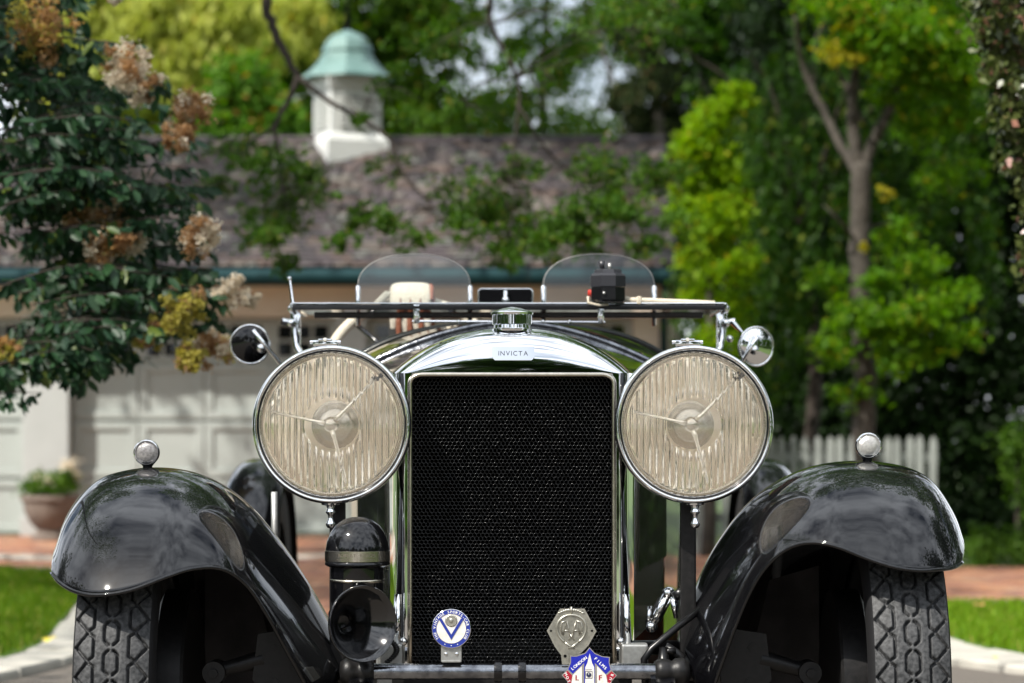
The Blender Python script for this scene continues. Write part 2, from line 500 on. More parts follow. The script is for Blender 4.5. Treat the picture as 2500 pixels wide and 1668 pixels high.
sheet('planting_bed', BED, 0.016, M['soil'])
cand = []
yy = 8.35; row = 0
while yy < 20.6:
    xx = -5.2 + (0.1 if row % 2 else 0)
    while xx < 5.4:
        if not inside(LEFT, xx, yy) and not inside(RIGHT, xx, yy) and not inside(BED, xx, yy): cand.append((xx, yy))
        xx += 0.203
    yy += 0.102; row += 1
def vis_score(c):
    px = 1250 + c[0] * FPX / (c[1] + 5)
    ok = (2290 < px < 2560) or (-60 < px < 190)
    return (0 if ok else 1, c[1])
cand.sort(key=vis_score)
bm_v, bm_f, bm_m = [], [], []
tmpl = brick_mesh(0)
for k, (x, y) in enumerate(cand):
    i = rng.randrange(5); dz = rng.uniform(-.002, .002); a = rng.gauss(0, 0.008)
    if k < 300:
        o = bpy.data.objects.new('brick', protos[i]); C.objects.link(o); o.location = (x, y, dz); o.rotation_euler = (0, 0, a); o.parent = fore
    else:
        b0 = len(bm_v); ca, sa = math.cos(a), math.sin(a)
        bm_v += [(x + v[0] * ca - v[1] * sa, y + v[0] * sa + v[1] * ca, v[2] + dz) for v in tmpl.v]
        bm_f += [tuple(b0 + q for q in f) for f in tmpl.f]; bm_m += [i] * len(tmpl.f)
o = np_mesh('brick_field', bm_v, bm_f, BR, fore, mi=bm_m); tag(o, kind='stuff')

# ------------------------------------------------------------------ garage
M['stucco'] = pm('peach_stucco', (0.72, 0.63, 0.53), 0.9, noise=(3, (0.66, 0.575, 0.48)), bump=(60, 0.3))
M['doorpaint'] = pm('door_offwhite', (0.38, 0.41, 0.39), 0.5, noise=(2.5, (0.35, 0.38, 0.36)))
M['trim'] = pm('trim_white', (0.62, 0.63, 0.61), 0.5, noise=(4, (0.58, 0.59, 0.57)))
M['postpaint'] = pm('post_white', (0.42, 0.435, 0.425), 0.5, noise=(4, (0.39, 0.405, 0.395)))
M['teal'] = pm('teal_gutter', (0.006, 0.036, 0.042), 0.6, spec=0.2)
M['copper'] = pm('verdigris_copper', (0.10, 0.19, 0.175), 0.6, 0.1, noise=(4, (0.155, 0.255, 0.24), 6))
SL = [pm('slate_%d' % i, c, 0.75, noise=(14, c2), bump=(60, 0.3)) for i, (c, c2) in enumerate([
    ((0.085, 0.068, 0.073), (0.064, 0.052, 0.056)), ((0.125, 0.10, 0.088), (0.098, 0.08, 0.07)), ((0.055, 0.048, 0.051), (0.042, 0.038, 0.04)),
    ((0.16, 0.145, 0.125), (0.125, 0.11, 0.097)), ((0.105, 0.072, 0.06), (0.08, 0.057, 0.05)), ((0.125, 0.125, 0.112), (0.10, 0.10, 0.092))])]

garage = thing('garage', (-2.8, 20.7, 0), 'peach garage with white panelled doors and a mottled slate roof', 'garage')
mb = MB()
mb.box((-3.2, 20.80, 2.32), (9.5, 0.2, 0.40)); mb.box((1.35, 20.80, 1.06), (0.36, 0.2, 2.115))
mb.box((-3.2, 22.3, 1.25), (9.4, 2.6, 2.5)); 
mb.prism([(20.95, 2.3), (23.6, 2.3), (22.3, 3.9)], (1.45, 0, 0), (0, 1, 0), (0, 0, 1), 0.1)
mb.build('wall', M['stucco'], garage)
EY, EZ, RY, RZ = 20.25, 2.57, 22.30, 4.0
sl = Vector((0, RY - EY, RZ - EZ)); SLEN = sl.length; sl.normalize(); sn = Vector((0, -sl.z, sl.y))
roofm = MB()
def slab(y0, z0, y1, z1, th):
    roofm.add([(-8.3, y0, z0), (1.55, y0, z0), (1.55, y1, z1), (-8.3, y1, z1), (-8.3, y0, z0 - th), (1.55, y0, z0 - th), (1.55, y1, z1 - th), (-8.3, y1, z1 - th)],
              [(0, 1, 2, 3), (7, 6, 5, 4), (0, 4, 5, 1), (1, 5, 6, 2), (2, 6, 7, 3), (3, 7, 4, 0)])
slab(EY, EZ, RY, RZ, 0.1); slab(2 * RY - EY, EZ, RY + 0.001, RZ, 0.1)
roof = roofm.build('roof', SL[2], garage)
EXPO = 0.078
def slate_v(w, s0):
    L = EXPO * 1.5
    pts = []
    for (x, s, n) in [(0, 0, .030), (w, 0, .030), (w, L, .008), (0, L, .008), (0, 0, .006), (w, 0, .006), (w, L, -.008), (0, L, -.008)]:
        pts.append(Vector((x, 0, 0)) + sl * s + sn * n)
    return pts
SF = [(0, 1, 2, 3), (7, 6, 5, 4), (0, 4, 5, 1), (1, 5, 6, 2), (2, 6, 7, 3), (3, 7, 4, 0)]
slates = []
k = 0
while k * EXPO < SLEN - 0.02:
    x = -7.9 - rng.uniform(0, .2)
    while x < 1.5:
        w = rng.choice((0.10, 0.13, 0.16, 0.20, 0.24))
        w = min(w, 1.57 - x)
        slates.append((k, x, w)); x += w + 0.004
    k += 1
prot = {}
sv, sf, sm = [], [], []
shown = 0
for (k, x, w) in slates:
    o0 = Vector((x, EY, EZ)) + sl * (k * EXPO - 0.012 + rng.uniform(-.004, .004)); i = rng.choices(range(6), (6, 4, 4, 1.3, 4, 2))[0]
    if shown < 300 and -3.0 < x < 1.6 and 1 <= k and w > 0.05:
        key = (round(w, 3), i)
        if key not in prot:
            me = bpy.data.meshes.new('slate'); me.from_pydata([tuple(v) for v in slate_v(w, 0)], [], SF); me.materials.append(SL[i]); prot[key] = me
        ob = bpy.data.objects.new('slate', prot[key]); C.objects.link(ob); ob.location = o0; ob.parent = roof
        shown += 1
    else:
        b0 = len(sv); sv += [tuple(v + o0) for v in slate_v(w, 0)]; sf += [tuple(b0 + q for q in f) for f in SF]; sm += [i] * 6
o = np_mesh('slate_field', sv, sf, SL, roof, mi=sm); tag(o, kind='stuff')
mb = MB(); mb.tube([(-8.3, RY, RZ + 0.015), (1.56, RY, RZ + 0.015)], 0.045, 8); mb.build('ridge_cap', SL[0], roof, True)
mb = MB(); mb.lathe([(0.075, 0), (0.075, 9.8)], (-8.25, EY - 0.02, EZ - 0.09), (1, 0, 0), 14, a0=0, a1=2 * math.pi)
mb.box((-3.35, EY + 0.07, EZ - 0.10), (9.8, 0.03, 0.15)); mb.build('gutter', M['teal'], garage, True, sharp=40)
mb = MB(); mb.tube([(1.46, EY, EZ - .12), (1.46, EY + .2, EZ - .3), (1.46, 20.62, EZ - .42), (1.46, 20.62, 0.1)], 0.04, 10); mb.build('downpipe', M['teal'], garage, True)
mb = MB(); mb.box((-3.35, 20.47, 2.455), (9.8, 0.44, 0.03)); mb.build('soffit', M['trim'], garage)
for (a, b) in ((-4.705, -4.262), (-1.70, -1.40)):
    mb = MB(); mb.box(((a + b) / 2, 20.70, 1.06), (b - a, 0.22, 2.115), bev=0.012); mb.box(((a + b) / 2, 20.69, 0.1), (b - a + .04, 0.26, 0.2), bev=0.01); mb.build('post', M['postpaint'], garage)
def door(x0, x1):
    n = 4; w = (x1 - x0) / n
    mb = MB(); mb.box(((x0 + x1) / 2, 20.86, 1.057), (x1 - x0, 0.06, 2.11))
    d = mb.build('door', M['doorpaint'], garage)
    zs = [(0.04, 0.54), (0.58, 1.10), (1.145, 1.66)]
    for i in range(n):
        for (a, b) in zs:                                         # raised stiles and rails round a sunk panel
            cx = x0 + w * (i + .5); q = MB()
            for (c, s) in (((cx, 20.822, b - .03), (w - .012, .03, .07)), ((cx, 20.822, a + .03), (w - .012, .03, .07)),
                           ((cx - w / 2 + .045, 20.822, (a + b) / 2), (.078, .03, b - a - .13)), ((cx + w / 2 - .045, 20.822, (a + b) / 2), (.078, .03, b - a - .13))):
                q.box(c, s, bev=0.006)
            q.build('panel_frame', M['doorpaint'], d)
        # glazed top light: three by two panes with bars
        a, b = 1.70, 2.09; cx = x0 + w * (i + .5)
        q = MB(); q.box((cx, 20.822, b - .02), (w - .012, .03, .045)); q.box((cx, 20.822, a + .02), (w - .012, .03, .045))
        for s in (-1, 1): q.box((cx + s * (w / 2 - .04), 20.822, (a + b) / 2), (.07, .03, b - a - .09))
        for t in (-1, 1): q.box((cx + t * w * .135, 20.822, (a + b) / 2), (.03, .025, b - a - .09))
        q.box((cx, 20.823, (a + b) / 2), (w - .16, .02, .028))
        q.build('window_frame', M['doorpaint'], d)
        for c3 in (-1, 0, 1):
            for r2 in (-1, 1):
                g = MB(); g.box((cx + c3 * w * .27, 20.827, (a + b) / 2 + r2 * .085), (w * .23, .012, .135)); g.build('pane', M['pane'], d)
door(-7.25, -4.71); door(-4.258, -1.705); door(-1.395, 1.165)
# cupola on the ridge
CX, CY_ = (848 - 1250) * 27.3 / FPX, RY
rotc = Matrix.Rotation(R(24), 3, 'Z')
def rr(x, y, z): v = rotc @ Vector((x, y, 0)); return (CX + v.x, CY_ + v.y, z)
mb = MB()
def ringz(h, z): return [rr(-h, -h, z), rr(h, -h, z), rr(h, h, z), rr(-h, h, z)]
mb.grid([ringz(.33, 3.55), ringz(.33, 3.98), ringz(.30, 4.03), ringz(.27, 4.06), ringz(.27, 4.50), ringz(.30, 4.52), ringz(.32, 4.62), ringz(.32, 4.64)], closed_v=True)
cup = mb.build('cupola', M['trim'], garage)
for s in range(4):
    q = Matrix.Rotation(R(24 + 90 * s), 3, 'Z'); g = MB()
    for z in np.arange(4.12, 4.46, .045):
        g.box(Vector((CX, CY_, z)) + q @ Vector((0, -.28, 0)), (.37, .03, .03), q @ Matrix.Rotation(R(30), 3, 'X'))
    g.build('louvre', M['trim'], cup)
mb = MB(); prof = [(.50, 4.63), (.49, 4.66), (.40, 4.74), (.31, 4.86), (.255, 4.97), (.27, 4.98), (.268, 5.0), (.25, 5.06), (.215, 5.14), (.15, 5.21), (.06, 5.25), (.03, 5.27)]
G = [[rr(r * .97 * math.cos(a), r * .97 * math.sin(a), 4.63 + (z - 4.63) * .80) for a in [2 * math.pi * (i + .5) / 8 for i in range(8)]] for r, z in prof]
mb.grid(G, closed_v=True); mb.build('copper_roof', M['copper'], cup)
mb = MB(); mb.lathe([(.03, 5.11), (.03, 5.16), (.018, 5.18), (.035, 5.22), (.016, 5.25), (.02, 5.28), (.014, 5.6), (.0, 5.62)], (CX, CY_, 0), (0, 0, 1), 12); mb.build('finial', M['void'], cup, True)

# ------------------------------------------------------------------ picket fence
M['picketpaint'] = pm('shaded_picket_white', (0.33, 0.35, 0.335), 0.6, noise=(6, (0.28, 0.30, 0.285)))  # white paint greyed so the colour holds the shade on the fence
fence = thing('picket_fence', (2.5, 16, 0), 'white picket fence with pointed slats at the foot of the trees', 'fence')
me_p = None
for i in range(21):
    x = 1.50 + i * 0.0905
    if me_p is None:
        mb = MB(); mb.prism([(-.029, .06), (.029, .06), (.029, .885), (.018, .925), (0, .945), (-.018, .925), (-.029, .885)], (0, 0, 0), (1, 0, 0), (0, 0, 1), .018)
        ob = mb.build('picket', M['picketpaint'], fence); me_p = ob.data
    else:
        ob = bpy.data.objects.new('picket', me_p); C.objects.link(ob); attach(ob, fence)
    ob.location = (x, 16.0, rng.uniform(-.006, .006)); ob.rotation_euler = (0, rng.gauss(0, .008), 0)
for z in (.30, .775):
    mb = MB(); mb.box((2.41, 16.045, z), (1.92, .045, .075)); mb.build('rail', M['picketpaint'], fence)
for x in (1.46,):
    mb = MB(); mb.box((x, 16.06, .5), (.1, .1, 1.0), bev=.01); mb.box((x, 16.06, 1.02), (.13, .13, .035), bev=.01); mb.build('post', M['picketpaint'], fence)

# ------------------------------------------------------------------ plants
M['bark'] = pm('grey_bark', (0.04, 0.034, 0.027), 0.9, noise=(14, (0.075, 0.064, 0.052), 8), bump=(40, 0.9))
M['bark_dark'] = pm('dark_bark', (0.028, 0.020, 0.016), 0.9, noise=(20, (0.05, 0.038, 0.03)), bump=(50, 0.8))
M['twig'] = pm('brown_twig', (0.03, 0.02, 0.014), 0.8)

def crown(name, parent, clumps, nsub, nleaf, size, mat, droop=0.25, sub=0.2, asp=0.55, up=0.7, pw=0.5):
    Vs = []; Ds = []; Ns = []
    for c in clumps:
        cen = np.array(c[:3]); rad = np.array(c[3:6]); w = c[6] if len(c) > 6 else 1
        m = max(1, int(nsub * w)); sc_ = unit(m) * (NP.random((m, 1)) ** pw) * rad + cen
        sig = sub * float(np.mean(rad)) * NP.uniform(.6, 1.3, (m, 1))
        pts = (sc_[:, None, :] + NP.normal(size=(m, nleaf, 3)) * sig[:, :, None] * np.array([1, 1, .7])).reshape(-1, 3)
        n = len(pts); d = unit(n) + np.array([0, 0, -droop * 2]); d /= np.linalg.norm(d, axis=1, keepdims=True)
        nr = unit(n) * 0.8 + np.array([0, 0, up]) + (pts - cen) / rad * 0.35; nr /= np.linalg.norm(nr, axis=1, keepdims=True)
        Vs.append(pts); Ds.append(d); Ns.append(nr)
    cen = np.concatenate(Vs); d = np.concatenate(Ds); nr = np.concatenate(Ns)
    ln = size * NP.uniform(.65, 1.3, len(cen))
    V, Q = leaf_quads(cen, d, nr, ln, ln * asp)
    return np_mesh(name, V, Q, mat, parent)

def limb(mb, pts, r0, r1, n=12, seg=8):
    q = [Vector(p) for p in crom([tuple(p) for p in pts], seg * (len(pts) - 1) + 1)] if len(pts) > 2 else [Vector(p) for p in pts]
    m = len(q)
    q = [p + Vector((rng.gauss(0, 1), rng.gauss(0, 1), rng.gauss(0, .6))) * (r0 * .08) for p in q]
    mb.tube(q, [r0 + (r1 - r0) * i / (m - 1) for i in range(m)], n)

def cl(px, py, y, r, w=1, ry=None, rz=None):
    p = P(px, py, y); k = (y - CAM_Y) / FPX
    return (p.x, p.y, p.z, r * k, (ry or r) * k, (rz or r) * k, w)

def tree(name, label, cat, base, limbs, clumps, mat, bark, group=None, **kw):
    t = thing(name, base, label, cat, group)
    mb = MB()
    for (pts, a, b) in limbs: limb(mb, pts, a, b)
    mb.build('trunk', bark, t, True)
    crown('crown', t, clumps, kw.pop('nsub'), kw.pop('nleaf'), kw.pop('size'), mat, **kw)
    return t

L_yellow = leaf_mat('willow_leaves', (0.28, 0.33, 0.05), (0.44, 0.46, 0.11), (0.40, 0.34, 0.06), .5)
L_green = leaf_mat('ash_leaves', (0.035, 0.090, 0.008), (0.09, 0.165, 0.014), (0.18, 0.16, 0.03), .45)
L_vivid = leaf_mat('bright_shrub_leaves', (0.055, 0.15, 0.012), (0.10, 0.20, 0.02), (0.25, 0.14, 0.03), .4)
L_conifer = leaf_mat('conifer_sprays', (0.018, 0.035, 0.012), (0.05, 0.065, 0.022), (0.19, 0.12, 0.05), .2)
L_sunlit = leaf_mat('sunlit_green_leaves', (0.11, 0.24, 0.005), (0.22, 0.34, 0.008), (0.32, 0.27, 0.015), .5)  # sunlight on the tree mass's left edge put into the leaf colour
L_weep = leaf_mat('weeping_leaves', (0.014, 0.048, 0.004), (0.038, 0.09, 0.007), (0.11, 0.14, 0.015), .4)
L_locust = leaf_mat('locust_leaflets', (0.035, 0.095, 0.010), (0.075, 0.15, 0.016), (0.16, 0.16, 0.03), .4)
L_maple = leaf_mat('small_maple_leaves', (0.06, 0.17, 0.006), (0.13, 0.25, 0.010), (0.28, 0.28, 0.02), .5)
L_yew_shaded = leaf_mat('shaded_yew_leaves', (0.010, 0.026, 0.006), (0.022, 0.05, 0.010), None, .2, .25)  # dark evergreen leaves, blackened to hold the hedge's shadow
L_rose = leaf_mat('glossy_shrub_leaves', (0.035, 0.055, 0.012), (0.10, 0.12, 0.035), (0.34, 0.16, 0.12), .25, .5, .3)
L_myrtle = leaf_mat('shaded_myrtle_leaves', (0.010, 0.034, 0.016), (0.024, 0.066, 0.022), (0.09, 0.13, 0.02), .2, .3, .45)  # canopy shade and bluish sky sheen put into the dark leaf colour
L_box = leaf_mat('box_leaves', (0.05, 0.12, 0.012), (0.09, 0.17, 0.02), None, .35)
L_far = leaf_mat('far_tree_leaves', (0.018, 0.042, 0.008), (0.035, 0.07, 0.012), None, .3, .2)

# behind the garage
y = 33.
b0 = P(480, 700, y)
tree('willow_tree', 'pale yellow-green willow behind the left of the garage roof', 'tree', (b0.x, y, 0),
     [([(b0.x, y, 0), (b0.x - .1, y, 3), (b0.x + .2, y, 6), (b0.x, y, 9)], .16, .05)],
     [cl(a, b, y + (3.5 if b < -150 else rng.uniform(-1, 1)), r, w) for a, b, r, w in [(200, 80, 110, 1), (330, 30, 110, 1), (440, 110, 110, 1), (540, 30, 110, 1), (620, 120, 90, .8), (300, 200, 100, 1), (420, 250, 90, 1), (540, 200, 80, .8), (640, 290, 70, .6), (720, 60, 90, .8), (480, -80, 150, 1), (260, -90, 140, 1), (300, -330, 230, 1.4), (560, -360, 230, 1.4), (420, -640, 260, 1.4), (180, -600, 240, 1.2), (640, -700, 240, 1.2), (400, -950, 260, 1.2), (350, 320, 80, .8), (170, 250, 100, 1), (100, 120, 100, 1)]] + [cl(a, b, y - 2.0, 85, .8) for a, b in ((210, 20), (290, 90), (380, 30), (470, 110), (250, 170), (560, 40), (400, 190))],
     L_yellow, M['bark'], nsub=95, nleaf=24, size=.17, droop=.7, asp=.38)
y = 29.
b0 = P(600, 700, y)
tree('leafy_shrub', 'vivid green bush rising over the roof ridge left of the cupola', 'shrub', (b0.x, y, 0),
     [([(b0.x, y, 0), (b0.x, y, 2), (b0.x + .1, y, 3.6)], .1, .04), ([(b0.x, y, 1.6), (b0.x + .3, y, 3), (b0.x + .35, y, 4)], .06, .02)],
     [cl(590, 215, y, 75), cl(640, 280, y, 75), cl(540, 300, y, 70), cl(690, 310, y, 60), cl(480, 335, y, 60), cl(600, 360, y, 90)], L_vivid, M['bark'], nsub=60, nleaf=22, size=.12, sub=.25)
def backtree(x, y, label, clumps, mat, name='ash_tree', **kw):
    t = dict(nsub=85, nleaf=26, size=.125, sub=.22); t.update(kw)
    tree(name, label, 'tree', (x, y, 0), [([(x, y, 0), (x + .15, y, 3), (x - .1, y, 6), (x, y, 9.5)], .15, .05), ([(x, y, 4.2), (x - .6, y, 5.8), (x - 1.3, y, 8)], .05, .02), ([(x, y, 4.4), (x + .6, y, 5.9), (x + 1.4, y, 8.2)], .05, .02)], clumps, mat, M['bark'], **t)
y = 36.
backtree(P(960, 0, y).x, y, 'dark green tree behind the cupola', [cl(a, b, y + rng.uniform(-1, 1), r, w) for a, b, r, w in [(960, 120, 110, 1), (1020, 230, 90, .9), (930, 290, 90, 1), (1080, 60, 100, .8), (840, 20, 90, .9), (760, 120, 80, .8), (1000, -60, 160, 1), (960, -330, 230, 1.4), (820, -560, 250, 1.4), (1100, -600, 250, 1.4), (960, -900, 280, 1.4), (1040, -1250, 260, 1), (1110, 310, 80, .9), (800, 290, 80, .8), (1030, 330, 80, .9), (760, 300, 90, .9), (900, 200, 100, 1), (700, 40, 90, .8), (695, 185, 65, .8), (720, 120, 60, .6), (860, 100, 90, .9), (1000, 20, 100, .9)]], L_green)
y = 39.
backtree(P(1340, 0, y).x, y, 'airy tree with bright sky gaps behind the middle of the roof', [cl(a, b, y + rng.uniform(-1, 1), r, w) for a, b, r, w in [(1300, 50, 80, .6), (1180, 260, 90, .8), (1290, 250, 90, .8), (1380, 200, 80, .6), (1400, 80, 80, .7), (1240, 330, 90, .9), (1370, 320, 90, .9), (1460, 330, 80, .8), (1340, 140, 70, .6), (1170, 40, 60, .5), (1130, 150, 60, .5), (1250, 140, 60, .5), (1420, 130, 60, .5), (1280, -130, 150, .7), (1330, -360, 220, 1.2), (1480, -300, 200, 1.2), (1400, -640, 260, 1.4), (1560, -800, 250, 1.2), (1300, -950, 260, 1.2), (1480, 80, 90, .7), (1540, 350, 90, 1), (1320, 380, 120, 1.2), (1200, 390, 120, 1.2), (1450, 400, 120, 1.2)]], L_green, nsub=40, nleaf=20)
y = 34.
backtree(P(1620, 0, y).x, y, 'sombre conifer with browning sprays at the right end of the roof', [cl(a, b, y + rng.uniform(-.8, .8), r, w) for a, b, r, w in [(1560, 100, 75, .8), (1640, 60, 90, 1), (1600, 190, 70, .8), (1660, 300, 80, 1), (1590, 320, 70, .9), (1720, 180, 90, 1), (1700, 60, 90, 1), (1560, 400, 80, 1), (1660, 420, 90, 1.2), (1540, 20, 80, .7), (1620, -90, 150, 1), (1640, -350, 200, 1.2), (1620, -650, 180, 1.2), (1640, -950, 140, 1), (1530, 240, 50, .5)]], L_conifer, name='conifer', droop=.6, asp=.3)
y = 27.
backtree(P(1800, 0, y).x, y, 'deep green tree closing the gap above the sunlit shrub', [cl(a, b, y + rng.uniform(-.5, .5), r, 1) for a, b, r in [(1740, 60, 100), (1850, 80, 110), (1800, 200, 110), (1950, 60, 120), (1900, 220, 120), (1840, 350, 110), (1980, 330, 120), (1760, 320, 80), (1780, 500, 110), (1900, 500, 120), (1800, 680, 120), (1920, 700, 130), (1680, 600, 70), (1690, 720, 80), (1670, 500, 50), (1830, -60, 150), (1800, -330, 210), (2020, -300, 220), (1920, -620, 260), (2150, -600, 250), (2000, -950, 260), (1800, -900, 220), (2250, -250, 220)]], L_weep, nsub=50)

# right: sunlit shrub, weeping tree, maple with the straight trunk, yew hedge
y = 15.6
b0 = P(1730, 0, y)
tree('sunlit_shrub', 'tall shrub at the roof corner, its sunlight put into golden-green leaves', 'shrub', (b0.x, y, 0),
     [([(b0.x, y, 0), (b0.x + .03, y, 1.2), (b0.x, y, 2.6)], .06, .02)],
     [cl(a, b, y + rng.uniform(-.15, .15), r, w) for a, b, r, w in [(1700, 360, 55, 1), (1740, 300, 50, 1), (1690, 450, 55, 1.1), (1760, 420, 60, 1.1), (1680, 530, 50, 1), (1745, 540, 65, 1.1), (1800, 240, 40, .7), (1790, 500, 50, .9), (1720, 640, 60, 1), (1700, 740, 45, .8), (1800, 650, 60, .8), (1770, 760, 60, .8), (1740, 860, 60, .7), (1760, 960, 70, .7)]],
     L_sunlit, M['bark'], nsub=120, nleaf=11, size=.06, sub=.24, pw=.8)
y = 17.0
b0 = P(1960, 0, y)
wt = thing('weeping_tree', (b0.x, y, 0), 'dark weeping tree hanging in curtains behind the white pickets', 'tree')
mb = MB(); limb(mb, [(b0.x, y, 0), (b0.x + .1, y, 1.5), (b0.x, y, 3.2), (b0.x + .2, y, 4.6)], .07, .03)
for dx in (-1.0, -.5, .6, 1.2): limb(mb, [(b0.x, y, 2.6), (b0.x + dx * .5, y - .2, 3.7), (b0.x + dx, y - .3, 4.1)], .022, .01)
mb.build('trunk', M['bark_dark'], wt, True)
pts, dr, nr = [], [], []
for i in range(430):
    px = NP.uniform(1650, 2420); top = np.interp(px, [1640, 1720, 1820, 1950, 2420], [560, 400, 220, 40, -60]) + NP.uniform(-30, 650); yy_ = y + NP.uniform(-.7, .7)
    p = P(px, top, yy_); L = NP.uniform(.35, 1.3); n = int(L * 38)
    if i % 9 == 0: n = int(n * 1.6)
    sway = NP.normal(0, .12)
    for j in range(n):
        f = j / n; pts.append((p.x + sway * f + NP.normal(0, .035), p.y + NP.normal(0, .035), max(.25, p.z - L * f)))
pts = np.array(pts); n = len(pts); d = unit(n) * .7 + np.array([0, 0, -1.0]); d /= np.linalg.norm(d, axis=1, keepdims=True)
nr = unit(n) + np.array([-.3, -.6, .4]); nr /= np.linalg.norm(nr, axis=1, keepdims=True); ln = .068 * NP.uniform(.7, 1.3, n)
V, Q = leaf_quads(pts, d, nr, ln, ln * .6); np_mesh('crown', V, Q, L_weep, wt)

y = 13.4
k = (y + 5) / FPX
tb = P(2103, 0, y)
tm = thing('maple_tree', (tb.x, y, 0), 'slender tree with straight grey trunk forking in three', 'tree')
mb = MB()
limb(mb, [(P(2112, 1300, y).x, y, 0), P(2108, 1050, y), P(2103, 800, y), P(2100, 560, y), P(2100, 400, y)], .083, .066, 16)
limb(mb, [P(2100, 420, y), P(2085, 330, y), P(2082, 250, y), P(2095, 120, y), P(2120, -60, y)], .05, .022)
limb(mb, [P(2110, 400, y), P(2140, 330, y), P(2175, 260, y - .05), P(2205, 190, y - .1), P(2240, 60, y - .1), P(2260, -60, y)], .042, .02)
limb(mb, [P(2092, 420, y), P(2050, 350, y + .1), P(2005, 260, y + .2), P(1960, 160, y + .2), P(1940, 40, y)], .036, .014)
limb(mb, [P(2100, 300, y), P(2070, 220, y), P(2030, 140, y)], .024, .01)
limb(mb, [P(2106, 560, y), P(2180, 540, y + .2), P(2260, 500, y + .3)], .014, .005)
limb(mb, [P(2100, 600, y), P(2040, 530, y - .2), P(2010, 500, y - .2)], .014, .005)
mb.build('trunk', M['bark'], tm, True)
crown('crown', tm, [cl(a, b, y + yo, r * 1.2, w, rz=r * .8) for a, b, r, w, yo in [(2080, 20, 90, 1, -.3), (2200, 60, 100, 1.2, -.4), (2300, 110, 90, 1, -.3), (2250, 180, 100, 1.1, -.2), (2150, 130, 80, .9, -.3), (2340, 200, 70, .8, -.3), (2060, 110, 60, .5, -.2), (2120, -60, 140, 1, 0), (2300, -40, 140, 1, 0), (2000, -30, 110, .8, .2), (2180, 230, 60, .5, 0), (2330, 280, 70, .7, -.2), (2240, 310, 70, .5, 0),
                            (2140, 790, 60, .6, -.3), (2210, 800, 70, .8, -.3), (2260, 760, 70, .7, -.3), (2080, 770, 60, .5, -.25), (2190, 880, 55, .5, -.25), (2280, 850, 45, .4, -.2), (2330, 720, 60, .5, -.2), (2150, 690, 50, .4, -.2), (2250, 650, 60, .5, 0), (2030, 850, 60, .35, -.2), (2350, 820, 70, .3, -.2), (2100, 960, 60, .2, -.1), (2020, 690, 60, .3, 0), (2200, 560, 80, .35, .2), (2320, 430, 80, .4, .1)]], 90, 9, .06, L_maple, sub=.2, pw=.85)
crown('yellow_leaves', tm, [cl(2035, 130, y - .4, 30, 1), cl(2080, 40, y - .4, 44, .8), (cl(2165, 470, y - .3, 18, .4)), cl(2110, 600, y - .3, 12, .3), cl(2090, 150, y - .4, 20, .4)], 14, 8, .05, leaf_mat('turning_leaves', (.24, .23, .015), (.36, .31, .03), None, .5), sub=.5)

y = 19.8
hd = thing('shaded_yew_hedge', (P(2250, 0, y).x, y, 0), 'tall yew hedge behind the maple trunk, its shadow put into black-green leaves', 'hedge')
mb = MB()
for px in (1960, 2120, 2280, 2440, 2600): limb(mb, [(P(px, 0, y).x, y + .4, 0), (P(px, 0, y).x + .1, y + .4, 2.5), (P(px, 0, y).x, y + .4, 7.5)], .09, .03)
mb.build('trunk', M['bark_dark'], hd, True)
cls_ = []
for px in range(1900, 2700, 95):
    for py in range(-810, 1360, 110): cls_.append(cl(px + rng.uniform(-25, 25), py + rng.uniform(-25, 25), y + rng.uniform(-.2, .2), 85, 1))
crown('crown', hd, cls_, 26, 20, .075, L_yew_shaded, sub=.32)
crown('back_crown', hd, [c[:1] + (c[1] + .7,) + c[2:] for c in cls_], 22, 20, .11, L_yew_shaded, sub=.34)

y = 13.9
for j, (a, b, r, lab) in enumerate([(2400, 1330, 52, 'low clipped green mound at the edge of the brick, beside the right wing'), (2500, 1310, 60, 'low clipped green mound at the right edge of the picture')]):
    p = P(a, b, y)
    tree('box_shrub', lab, 'shrub', (p.x, y, 0), [([(p.x, y, 0), (p.x, y, .12), (p.x, y, .25)], .02, .008)], [(p.x, y, .13, r * .0031, .2, .17)], L_box, M['bark_dark'], nsub=150, nleaf=16, size=.03, sub=.2)
p = P(2485, 1090, 15.5)
tree('leafy_shrub', 'sunlit green shrub at the right edge behind the low mounds', 'shrub', (p.x, 15.5, 0), [([(p.x, 15.5, 0), (p.x, 15.5, .4), (p.x, 15.5, .8)], .03, .01)], [(p.x + .05, 15.5, .9, .16, .3, .2), (p.x + .15, 15.5, .55, .2, .3, .3)], L_box, M['bark_dark'], nsub=70, nleaf=16, size=.05, sub=.25)

# right edge, near: glossy climbing shrub hanging into the picture
y = 3.4
kk = (y + 5) / FPX
sb = thing('climbing_shrub', (2.15, y, 0), 'glossy small-leaved shrub with pink tips at the right edge', 'shrub')
mb = MB(); limb(mb, [(2.15, y, 0), (2.1, y, 1.2), (1.95, y, 2.2), (1.8, y, 3.2)], .05, .015); limb(mb, [(2.1, y, 1.4), (1.85, y - .1, 1.9), (1.72, y - .1, 2.6)], .02, .006)
mb.build('trunk', M['bark_dark'], sb, True)
cc = []
for py in range(-120, 760, 45):
    e = np.interp(py, [-120, 0, 100, 200, 300, 400, 500, 600, 700, 760], [2350, 2372, 2388, 2405, 2425, 2462, 2488, 2482, 2500, 2525])
    for q in range(4): cc.append(cl(e + 38 + q * 55 + rng.uniform(-10, 10), py + rng.uniform(-15, 15), y + rng.uniform(-.25, .25), 40, 1 if q == 0 else 1.3))
crown('crown', sb, cc, 11, 11, .034, L_rose, sub=.36, asp=.6)

